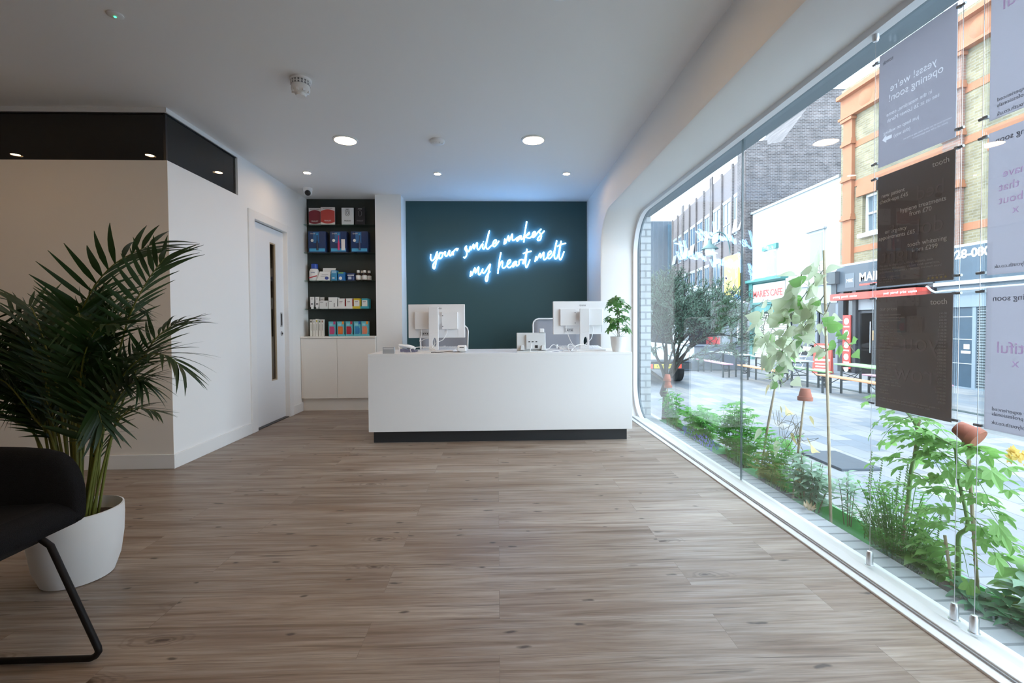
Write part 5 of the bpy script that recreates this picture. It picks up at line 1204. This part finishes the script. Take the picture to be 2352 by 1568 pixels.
MB().cyl((FX-.04, 15.05, .0), (FX-.04, 15.05, 1.05), .02, 8).build('door_handle', STEEL, dr_, smooth=True)
part('notice', FX-.01, FX+.0, 14.90, 15.0, .42, .75, mat('notice_orange', (.65, .36, .10), .6), t)
part('side_glazing', FX, FX+.02, 15.78, 16.2, ZS_+.1, 2.0, SHG, t)
part('transom_light', FX-.02, FX, 14.87, 15.60, 1.45, 1.95, mat('frosted', (.50, .55, .58), .4), t)
part('interior', FX+.42, FX+.48, 12.8, 16.4, ZS_, 2.8, INT, t)
t = thing('red_banner', 'tall narrow red banner with white round symbols beside the black shop door', 'banner', (FX-.12, 15.98, ZS_))
part('panel', FX-.14, FX-.11, 15.80, 16.16, ZS_+.13, 1.28, mat('banner_red', (.62, .075, .06), .5), t)
for k in range(5):
    z = 1.06-.42*k
    if z > -.65: MB().lathe([(.115, 0), (.115, .004)], (FX-.146, 15.98, z), 20, 'x').build('symbol', mat('sign_white'), t)
    if z-.2 > -.6: part('caption', FX-.144, FX-.14, 15.85, 16.11, z-.215, z-.165, mat('sign_white'), t)
t = thing('a_board', 'red pavement board with white lettering standing before the black shop', 'sign', (11.35, 15.75, ZS_), R(-52))
def lb_(name, x0, x1, z, dz, m_): MB().prism([(-.18+.16*z-.012, z), (-.18+.16*z, z), (-.18+.16*(z+dz), z+dz), (-.18+.16*(z+dz)-.012, z+dz)], 'x', x0, x1).build(name, m_, t, world=False)
MB().prism([(-.18, 0), (-.14, 0), (.025, 1.04), (-.015, 1.04)], 'x', -.27, .27).build('board', mat('board_red', (.62, .10, .075), .55), t, world=False)
MB().prism([(.20, 0), (.16, 0), (-.005, 1.03), (.030, 1.03)], 'x', -.27, .27).build('rear_board', mat('board_red'), t, world=False)
for z, q in ((.90, .24), (.44, .24)): lb_('strip', -.20, q, z, .07, mat('sign_white'))
for z, q in ((.80, .12), (.70, .10), (.60, .08), (.32, .2), (.22, .18), (.12, .22)): lb_('caption', -q, q, z, .045, mat('sign_white'))
# shop at 928
t = BRK
SLATE = mat('slate_paint', (.040, .075, .11), .4, noise=.35, nscale=2.2); BLUEG = mat('blue_grey_paint', (.22, .28, .33), .6, noise=.1)
part('fascia', FX-.12, FX, 4, 12.72, 2.0, 3.02, SLATE, t)
part('sign_rail', FX-.16, FX, 4, 12.72, 2.02, 2.12, mat('ledge_white'), t)
part('lower_fascia', FX-.05, FX, 4, 12.72, 1.42, 2.02, BLUEG, t)
text('house_number', '928-0800', .32, mat('sign_white'), t, (FX-.125, 12.30, 2.72), '-x', 'LEFT', ext=.004, bold=.01)
MB().tube(smooth_path([(FX-.18, 12.9, 2.05), (FX-.2, 12.6, 1.86), (FX-.18, 12.1, 1.88), (FX-.18, 8, 1.90)], 6), .03, 6).build('conduit', mat('ledge_white'), t, smooth=True)
d_ = part('door', FX+.0, FX+.05, 11.75, 12.70, ZS_, 1.42, SLATE, t)
for z in (-.1, .55, 1.15): part('door_rail', FX-.012, FX, 11.75, 12.70, z, z+.018, mat('rail_pale', (.5, .55, .6), .5), d_)
part('notice', FX-.014, FX, 11.83, 11.98, .30, .43, mat('sign_white'), d_); part('notice', FX-.014, FX, 11.8, 12.05, .18, .25, mat('sign_white'), d_)
part('door_post', FX-.03, FX+.05, 11.66, 11.75, ZS_, 1.42, BLUEG, t)
m = MB(); n = 30
for k in range(n): 
    z = ZS_+2.17*k/n; m.prism([(FX+.03, z), (FX-.01, z+.02), (FX-.01, z+.045), (FX+.03, z+.072)], 'y', 6.2, 11.64)
m.build('roller_shutter', mat('shutter_grey', (.20, .24, .26), .45, .3), t)
part('base_step', FX-.10, FX+.05, 4, 12.7, ZS_, ZS_+.03, BLUEG, t)
t = thing('wall_lamp', 'grey round lamp housing on the wall between the two shops', 'lamp', (FX-.3, 12.75, 1.7))
MB().lathe([(.02, .14), (.13, .10), (.15, 0), (.10, -.12), (.02, -.15)], (FX-.3, 12.74, 1.66), 18).build('housing', mat('lamp_grey', (.40, .42, .43), .5), t, smooth=True)
MB().cyl((FX-.3, 12.74, 1.74), (FX, 12.74, 1.9), .03, 8).build('bracket', DKF, t)
# --- white rendered building with the cafe
WR = mat('white_render', (.46, .46, .455), .8); TEALP = mat('teal_paint', (.055, .21, .20), .5)
t = thing('white_building', 'white rendered building over a teal cafe front and a dark glazed shop', 'building', (FX, 19.4, ZS_))
WBD = t
part('wall', FX, FX+5.5, 16.5, 22.3, 2.95, 6.3, WR, t); part('lower_wall', FX+.5, FX+5.5, 16.5, 22.3, ZS_, 2.95, WR, t)
part('parapet_cap', FX-.08, FX+5.5, 16.5, 22.36, 6.3, 6.40, mat('lead_grey', (.30, .34, .36), .6), t)
for y0, y1, z0, z1 in ((20.3, 21.2, 3.15, 4.35), (17.3, 18.2, 3.3, 4.6)):
    o = MB().box(FX-.02, FX, y0, y1, z0, z1).build('window', mat('window_pale', (.40, .44, .45), .3), t)
    MB().box(FX-.03, FX-.02, y0+.1, y1-.1, z0+.1, z1-.1).build('pane', mat('pane_pale', (.22, .29, .32), .15), o)
    MB().box(FX-.12, FX, y0-.1, y1+.1, z1, z1+.22 if y0 > 20 else z1+.06).build('window_hood', TEALP if y0 > 20 else mat('lead_grey'), o)
MB().box(FX-.06, FX, 16.95, 17.5, 2.45, 2.93).build('vent_grille', mat('lead_grey'), t)
t = WBD
part('side_pillar', FX-.18, FX+.1, 22.0, 22.3, ZS_, 2.9, TEALP, t)
MB().prism([(FX+.02, 2.82), (FX-.34, 2.95), (FX-.34, 3.06), (FX-.22, 3.10), (FX+.02, 3.12)], 'y', 19.5, 22.35).build('cornice', TEALP, t)
part('sign_board', FX-.14, FX, 19.5, 22.1, 1.98, 2.84, mat('sign_cream', (.50, .50, .48), .6), t)
text('lettering', "MARIE'S CAFE", .42, mat('sign_red', (.55, .09, .08), .6), t, (FX-.145, 21.98, 2.24), '-x', 'LEFT', ext=.003, bold=.006, sp=.9)
part('sign_frame', FX-.17, FX-.02, 19.5, 22.15, 1.88, 1.98, TEALP, t); part('transom', FX-.1, FX, 19.5, 22.0, 1.5, 1.88, TEALP, t)
m = MB()
for k in range(24): m.prism([(FX+.02, ZS_+.092*k), (FX-.02, ZS_+.092*k+.02), (FX-.02, ZS_+.092*k+.06), (FX+.02, ZS_+.092*k+.09)], 'y', 19.55, 22.0)
m.build('roller_shutter', mat('shutter_cream', (.55, .56, .52), .6), t)
t = WBD
part('fascia', FX-.10, FX, 16.5, 19.45, 1.75, 2.45, mat('fascia_grey', (.32, .36, .40), .6), t); part('cornice', FX-.15, FX, 16.5, 19.45, 2.45, 2.93, WR, t)
for y0, y1 in ((16.5, 16.62), (17.6, 17.7), (19.3, 19.45)): part('post', FX-.06, FX+.08, y0, y1, ZS_, 1.75, mat('post_grey', (.20, .23, .27), .5), t)
part('stall_riser', FX-.05, FX+.05, 16.62, 19.3, ZS_, ZS_+.45, mat('post_grey'), t)
part('window', FX, FX+.02, 16.62, 19.3, ZS_+.45, 1.75, SHG, t); part('interior', FX+.42, FX+.48, 16.55, 19.4, ZS_, 2.6, INT, t)
t = thing('alarm_box', 'dark weathered alarm box high on the corner by the black fascia', 'alarm', (FX-.25, 16.55, 2.3))
part('box', FX-.32, FX-.02, 16.32, 16.85, 2.42, 2.86, mat('alarm_dark', (.07, .08, .085), .6, noise=.4, nscale=8), t); part('bracket', FX-.18, FX-.02, 16.45, 16.70, 1.95, 2.42, mat('alarm_dark'), t)
# --- long brown brick building with pilasters, running away to the left
BRN = brickmat('brown_brick', (.105, .080, .076), (.155, .122, .115), (.19, .18, .175), 'yz', .225, .075, .012, stain=.3)
BRNX = brickmat('brown_brick_gable', (.055, .045, .046), (.12, .098, .095), (.20, .195, .20), 'xz', .225, .075, .012, stain=.35)
RENDP = mat('pink_grey_panel', (.155, .135, .135), .8)
ang = math.atan2(2.0, 14.2)
t = thing('brick_terrace', 'brown brick terrace with thin pilasters, white windows and a tall gable end', 'building', (12.25, 22.4, ZS_), -ang)
def lp(name, x0, x1, y0, y1, z0, z1, m_, par=None): return MB().box(x0, x1, y0, y1, z0-ZS_, z1-ZS_).build(name, m_, par or t, world=False)
LEN = 15.0; NB = 9; bw_ = LEN/NB
MB().prism([(0, .05), (.9, .20), (.9, LEN), (0, LEN)], 'z', 0, 9.3-ZS_).build('wall', RENDP, t, world=False)
lp('roof_block', .9, 4.2, 4.2, LEN, ZS_, 9.2, RENDP)
for k in range(NB+1): 
    y = .02+k*bw_; big = k in (3, 7)
    o = lp('pilaster', -.10, .0, y-.0, y+.20, ZS_, 9.75 if big else 9.4, BRN)
    if big: lp('pilaster', -.10, .0, y+.28, y+.46, ZS_, 9.75, BRN)
for k in range(NB):
    y0, y1 = (.58 if k in (3, 7) else .34)+k*bw_, .30+k*bw_+bw_-.40
    for z0, z1 in ((5.6, 7.6), (2.4, 4.5)):
        f_ = MB()
        for a_, b_, c_, d_ in ((y0, y0+.06, z0, z1), (y1-.06, y1, z0, z1), (y0, y1, z0, z0+.06), (y0, y1, z1-.06, z1), ((y0+y1)/2-.03, (y0+y1)/2+.03, z0, z1), (y0, y1, z0+.75, z0+.81)): f_.box(-.05, .0, a_, b_, c_-ZS_, d_-ZS_)
        o = f_.build('window', mat('far_frame', (.33, .34, .35), .5), t, world=False)
        MB().box(-.02, -.005, y0+.05, y1-.05, z0+.05-ZS_, z1-.05-ZS_).build('pane', mat('pane_sky', (.09, .13, .17), .15), o, world=False)
        MB().box(-.06, 0, y0-.02, y1+.02, z1-ZS_, z1+.12-ZS_).build('lintel', mat('lead_grey'), o, world=False)
        if k % 3 != 1: MB().prism([(-.05, z0+.78-ZS_), (-.07, z0+.78-ZS_), (-.17, z0+.10-ZS_), (-.15, z0+.08-ZS_)], 'y', y0+.06, y1-.06).build('open_sash', mat('far_frame'), o, world=False)
for k, (z0, z1) in enumerate(((ZS_, 2.1),)): lp('ground_floor', -.05, 0, .3, LEN, z0, z1, mat('shop_grey', (.10, .12, .14), .6))
t2 = t
TI = (Matrix.Translation((12.25, 22.4, ZS_)) @ Matrix.Rotation(-ang, 4, 'Z')).inverted()
MB().prism([(13.25, ZS_), (19.2, ZS_), (19.2, 12.45), (15.3, 12.45), (15.3, 11.6), (14.0, 9.9), (13.25, 9.75)], 'y', 22.42, 26).xf(TI).build('gable', BRNX, t2, world=False)
MB().prism([(12.2, ZS_), (13.25, ZS_), (13.25, 9.95), (12.2, 9.85)], 'y', 22.38, 23.2).xf(TI).build('corner_pier', BRNX, t2, world=False)
MB().prism([(15.2, 12.45), (19.2, 12.45), (19.2, 12.6), (15.2, 12.6)], 'y', 22.38, 26.1).xf(TI).build('coping', mat('coping', (.3, .3, .3), .8), t2, world=False)
# street lamp on a curved bracket
t = thing('street_lamp', 'old green street lamp hanging from a curved bracket on the brick terrace', 'street lamp', (12.1, 24.6, 5.1))
lx, ly, lz = 11.45, 24.6, 4.75
MB().tube(smooth_path([(12.6, ly, lz-.1), (12.4, ly, lz+.8), (12.0, ly, lz+1.15), (11.6, ly, lz+1.0), (lx, ly, lz+.72)], 8), .035, 8).build('bracket', mat('verdigris', (.10, .17, .165), .6), t, smooth=True)
MB().lathe([(.03, .74), (.08, .70), (.12, .52), (.20, .45), (.42, .28), (.44, .24), (.2, .26)], (lx, ly, lz), 24).build('hood', mat('verdigris'), t, smooth=True)
MB().lathe([(.24, .25), (.26, .1), (.19, -.1), (.02, -.18)], (lx, ly, lz), 20).build('bowl', mat('bowl_pale', (.6, .64, .64), .2), t, smooth=True)
# dark blue block closing the street, and the far shops
t = thing('clad_building', 'dark blue clad block closing the far end of the street', 'building', (13.5, 38, ZS_))
part('body', 11.6, 18, 38.2, 46, ZS_, 9.5, mat('navy_cladding', (.045, .075, .11), .5), t)
for k in range(12): part('cladding_seam', 11.7+.42*k, 11.74+.42*k, 38.16, 38.2, ZS_, 9.5, mat('seam_blue', (.09, .13, .17), .5), t)
part('teal_bay', 14.2, 15.1, 37.9, 38.16, ZS_, 9.2, mat('navy_deep', (.035, .10, .15), .4), t)
t = thing('end_building', 'pale rendered building far down the street behind the olive tree', 'building', (9, 46, ZS_))
part('body', 2.0, 11.6, 46, 52, ZS_, 6.4, mat('far_render', (.42, .44, .44), .9), t)
for k in range(5):
    o = part('window', 2.8+1.8*k, 3.7+1.8*k, 45.9, 46, 3.2, 4.8, mat('pane_sky'), t)
part('ground_floor', 2.0, 11.6, 45.85, 46, ZS_, 2.0, mat('shop_grey'), t)
# yellow poster board, arrow sign
LEGM_ = mat('leg_steel', (.035, .05, .055), .5)
t = thing('yellow_hoarding', 'yellow poster board with lilac shapes on the brick terrace above the market stall', 'poster board', (11.95, 23.2, 2.1))
part('board', 11.90, 12.0, 22.5, 23.9, 2.1, 4.45, mat('poster_yellow', (.78, .68, .12), .6), t)
for z_ in (2.4, 4.1): part('bracket', 12.0, 12.30, 22.9, 22.98, z_, z_+.06, LEGM_, t)
rd = random.Random(14)
for k in range(14):
    y, z = rd.uniform(22.65, 23.75), rd.uniform(2.3, 4.25); m = MB(); a = rd.uniform(0, 3)
    leaf(m, (11.895, y, z), (0, math.cos(a), math.sin(a)), (-1, 0, 0), rd.uniform(.2, .38), rd.uniform(.08, .15), 0, 0); m.build('printed_shape', mat('poster_lilac', (.50, .40, .68), .6), t)
t = thing('arrow_sign', 'round blue road sign with a white arrow on a post by the cafe corner', 'road sign', (11.75, 22.2, ZS_))
MB().cyl((11.75, 22.2, ZS_), (11.75, 22.2, 2.6), .04, 10).build('post', GREYPL, t, smooth=True)
MB().lathe([(.34, 0), (.34, .02)], (11.68, 22.2, 2.1), 28, 'x').build('disc', mat('sign_blue', (.05, .25, .62), .4), t)
a_ = MB().prism([(22.43, 2.1), (22.2, 2.26), (22.2, 2.14), (21.96, 2.14), (21.96, 2.06), (22.2, 2.06), (22.2, 1.94)], 'x', 11.668, 11.68).build('arrow', mat('sign_white'), t)
# --- benches and tables
def beer_leg(y0, x0, x1, h):
    m = MB()
    for x in (x0+.03, x1-.03): m.box(x-.02, x+.02, y0-.02, y0+.02, ZS_, ZS_+h)
    m.box(x0+.03, x1-.03, y0-.015, y0+.015, ZS_+h*.45, ZS_+h*.45+.03); m.box(x0+.03, x1-.03, y0-.015, y0+.015, ZS_+h-.05, ZS_+h)
    m.tube([(x0+.03, y0, ZS_+h*.5), (x1-.03, y0, ZS_+h*.75)], .010, 5).tube([(x1-.03, y0, ZS_+h*.5), (x0+.03, y0, ZS_+h*.75)], .010, 5)
    return m
LEGM = mat('leg_steel', (.035, .05, .055), .5)
def beer(kind, x, y0, y1, w_, h, col, label):
    t = thing('beer_table' if kind else 'beer_bench', label, 'table' if kind else 'bench', (x, (y0+y1)/2, ZS_), 0, 'beer garden tables' if kind else 'beer garden benches')
    MB().box(x-w_/2, x+w_/2, y0, y1, ZS_+h-.03, ZS_+h).build('top', mat('plank_%s' % (col,), col, .6), t, bevel=.005)
    for yy in (y0+.22, y1-.22): beer_leg(yy, x-w_/2, x+w_/2, h-.03).build('leg_frame', LEGM, t)
    for yy, q in ((y0+.22, 1), (y1-.22, -1)): MB().tube([(x, yy, ZS_+h*.42), (x, yy+q*.42, ZS_+h-.05)], .010, 5).build('brace', LEGM, t)
LG = (.30, .60, .24); OR = (.78, .34, .16); PK = (.72, .36, .46); GY = (.42, .47, .47)
beer(0, 8.30, 9.45, 11.6, .26, .46, OR, 'orange topped bench nearest the window, by the black shop')
beer(1, 8.85, 9.30, 11.5, .55, .74, LG, 'green topped table right of the orange bench, by the black shop')
beer(0, 9.42, 9.35, 11.5, .26, .46, PK, 'pink topped bench behind the nearest green table')
beer(0, 8.86, 12.1, 14.2, .26, .46, LG, 'green topped bench before the dark glazed shopfront')
beer(1, 8.30, 12.2, 14.4, .50, .74, GY, 'grey topped table before the dark glazed shopfront, behind the bean vine')
beer(0, 7.72, 12.3, 14.4, .26, .46, OR, 'orange topped bench farther left, behind the bean vine')
beer(0, 7.45, 14.6, 16.9, .26, .46, PK, 'pink topped bench farthest left, before the market stall')
beer(1, 8.05, 14.7, 16.9, .50, .74, GY, 'pale grey table farthest left, before the cafe')
# folding chairs by the dark shopfront
def fold_chair(x, y, label):
    t = thing('folding_chair', label, 'chair', (x, y, ZS_), 0, 'folding chairs outside the shopfront'); m = MB()
    for o_ in (-.2, .2):
        MB().tube([(x-.22, y+o_, ZS_+.01), (x+.18, y+o_, ZS_+.85)], .012, 6).build('leg', ALU, t); MB().tube([(x+.22, y+o_*.9, ZS_+.01), (x-.2, y+o_*.9, ZS_+.47)], .012, 6).build('leg', ALU, t)
    MB().box(x-.2, x+.16, y-.2, y+.2, ZS_+.44, ZS_+.465).build('seat', mat('chair_white', (.65, .67, .68), .5), t); MB().box(x+.12, x+.18, y-.2, y+.2, ZS_+.68, ZS_+.84).build('backrest', mat('chair_white'), t)
fold_chair(11.9, 17.6, 'folding chair before the dark glazed shopfront, right one'); fold_chair(11.9, 18.5, 'folding chair before the dark glazed shopfront, left one')
# --- market stall
t = thing('market_stall', 'grey gazebo market stall with a dark skirted counter', 'market stall', (7.9, 17.6, ZS_))
sx0, sx1, sy0, sy1 = 6.5, 9.4, 16.9, 19.6
GZ = mat('gazebo_grey', (.36, .40, .45), .7); GZD = mat('gazebo_dark', (.10, .125, .16), .7)
pk_ = ((sx0+sx1)/2, (sy0+sy1)/2, 2.55); cn = [(sx0, sy0, 1.75), (sx1, sy0, 1.75), (sx1, sy1, 1.75), (sx0, sy1, 1.75)]
MB().add(cn+[pk_], [(0, 1, 4), (1, 2, 4), (2, 3, 4), (3, 0, 4), (3, 2, 1, 0)]).build('canopy', GZ, t)
MB().box(sx0, sx1, sy0, sy0+.02, 1.42, 1.75).box(sx0, sx0+.02, sy0, sy1, 1.42, 1.75).build('valance', mat('gazebo_mid', (.20, .24, .29), .7), t)
for x in (sx0+.04, sx1-.04):
    for y in (sy0+.06, sy1-.04): MB().box(x-.03, x+.03, y-.03, y+.03, ZS_, 1.72).build('leg', ALU, t)
MB().box(sx0+.1, sx1-.1, sy0+.12, sy0+.75, ZS_+.02, .17).build('counter', GZD, t); MB().box(sx0+.05, sx1-.05, sy0+.09, sy0+.78, .17, .21).build('counter_top', mat('gazebo_mid'), t)
MB().box(sx0+.05, sx1-.05, sy1-.08, sy1-.06, ZS_, 1.6).build('rear_sheet', mat('gazebo_black', (.045, .05, .06), .8), t)
t = thing('display_case', 'small glass sided display case on the market stall counter', 'display case', (6.95, 17.3, .21))
part('base', 6.75, 7.2, 17.1, 17.5, .21, .36, SATIN, t); part('glass_box', 6.77, 7.18, 17.12, 17.48, .36, .92, glassmat('case_glass', (.85, .88, .88)), t); part('lid', 6.73, 7.22, 17.08, 17.52, .92, 1.0, mat('gazebo_black'), t)
tag(MB().box(8.0, 8.4, 17.15, 17.5, .21, .50).build('red_crate', mat('crate_red', (.55, .06, .06), .5), bevel=.03), 'red box on the market stall counter', 'box')
# --- white pickup with rear lights
t = thing('flatbed_truck', 'white flatbed truck seen from behind under the olive tree', 'truck', (4.9, 14.0, ZS_))
part('bed_side', 3.9, 5.7, 13.2, 13.26, -.02, .34, mat('truck_white', (.62, .64, .65), .35), t, bevel=.01); part('bed_side', 3.9, 3.96, 13.26, 17, -.02, .34, mat('truck_white'), t); part('bed_side', 5.64, 5.7, 13.26, 17, -.02, .34, mat('truck_white'), t)
part('bed_floor', 3.9, 5.7, 13.26, 17, -.08, -.02, mat('truck_grey', (.2, .22, .24), .5), t); part('rear_beam', 3.95, 5.65, 13.22, 13.4, -.30, -.12, mat('bumper_black', (.03, .035, .04), .5), t)
cb = MB().prism([(17.0, -.3), (18.9, -.3), (18.9, .5), (18.4, 1.25), (17.0, 1.3)], 'x', 3.9, 5.7).build('cab', mat('truck_white'), t, bevel=.05)
part('rear_window', 4.2, 5.4, 16.985, 17.0, .6, 1.15, mat('window_dark'), t)
pl_ = part('number_plate', 4.52, 5.08, 13.2, 13.22, -.27, -.15, mat('plate_yellow', (.72, .58, .06), .5), t); text('plate_lettering', 'KX05 FLP', .10, INK, pl_, (4.8, 13.198, -.245), '-y', ext=.002)
for a_, b_ in ((4.28, 4.48), (5.12, 5.32)): part('tail_light', a_, b_, 13.19, 13.22, -.27, -.15, mat('tail_red', (.6, .05, .03), .3, emit=(1, .1, .05), es=1.0), t)
for x in (4.05, 5.55):
    for y in (14.1, 17.9): MB().lathe([(.2, -.1), (.33, -.09), (.33, .09), (.2, .1)], (x, y, ZS_+.33), 22, 'x').build('wheel', mat('tyre', (.02, .02, .022), .8), t, smooth=True)
# --- olive tree
t = thing('olive_tree', 'olive tree with thin grey green leaves on the street near the far window end', 'tree', (2.75, 7.4, ZS_))
OLV = mat('olive_leaf', (.13, .20, .145), .6, trans=.25, noise=.45, nscale=7); BARK = mat('bark', (.06, .05, .042), .9, noise=.4, nscale=20)
rd = random.Random(9); br = MB(); lf = MB(); b0 = Vector((2.70, 7.4, ZS_))
br.tube(smooth_path([b0, b0+Vector((.03, 0, .6)), b0+Vector((-.03, 0, .65)), b0+Vector((.05, .02, .86))], 6), [.055]*7+[.048]*6+[.042]*6, 10)
tips = []
def grow(p, d, L, r, lv):
    e = p+d*L; md = p.lerp(e, .5)+Vector((rd.uniform(-1, 1), rd.uniform(-1, 1), rd.uniform(-.4, .8)))*L*.09
    P = smooth_path([p, md, e], 4); br.tube(P, [r*(1-.45*i/(len(P)-1)) for i in range(len(P))], 6 if lv < 2 else 4)
    if lv >= 1:
        for k in range((0, 8, 14, 20)[lv]):
            f = rd.random(); q = P[int(f*(len(P)-1))]; a = rd.uniform(0, 6.28)
            ax = d.orthogonal().normalized(); ay = d.cross(ax)
            leaf(lf, q, d*.7+(ax*math.cos(a)+ay*math.sin(a))*.8, (rd.uniform(-1, 1), rd.uniform(-1, 1), 1), rd.uniform(.05, .085), rd.uniform(.010, .016), .1, .1, (.3, 1, .8, .1))
    if lv == 3: return
    for k in range((5, 5, 5)[lv]):
        a = rd.uniform(0, 6.28); ax = d.orthogonal().normalized(); ay = d.cross(ax)
        nd = (d*rd.uniform(.7, 1.1)+(ax*math.cos(a)+ay*math.sin(a))*rd.uniform(.35, .85)+Vector((.06, 0, .12))).normalized()
        grow(P[-1] if k < 3 else P[rd.randint(3, len(P)-1)], nd, L*rd.uniform(.62, .85), r*.58, lv+1)
for d in ((.35, .1, .9), (-.38, .1, .9), (-.1, -.25, .95), (.1, .3, .95), (.6, .1, .8), (-.75, -.1, .55), (.2, -.4, .6)):
    grow(b0+Vector((.04, .01, .82)), Vector(d).normalized(), .70, .028, 0)
br.build('trunk_and_branches', BARK, t, smooth='all'); lf.build('foliage', OLV, t)
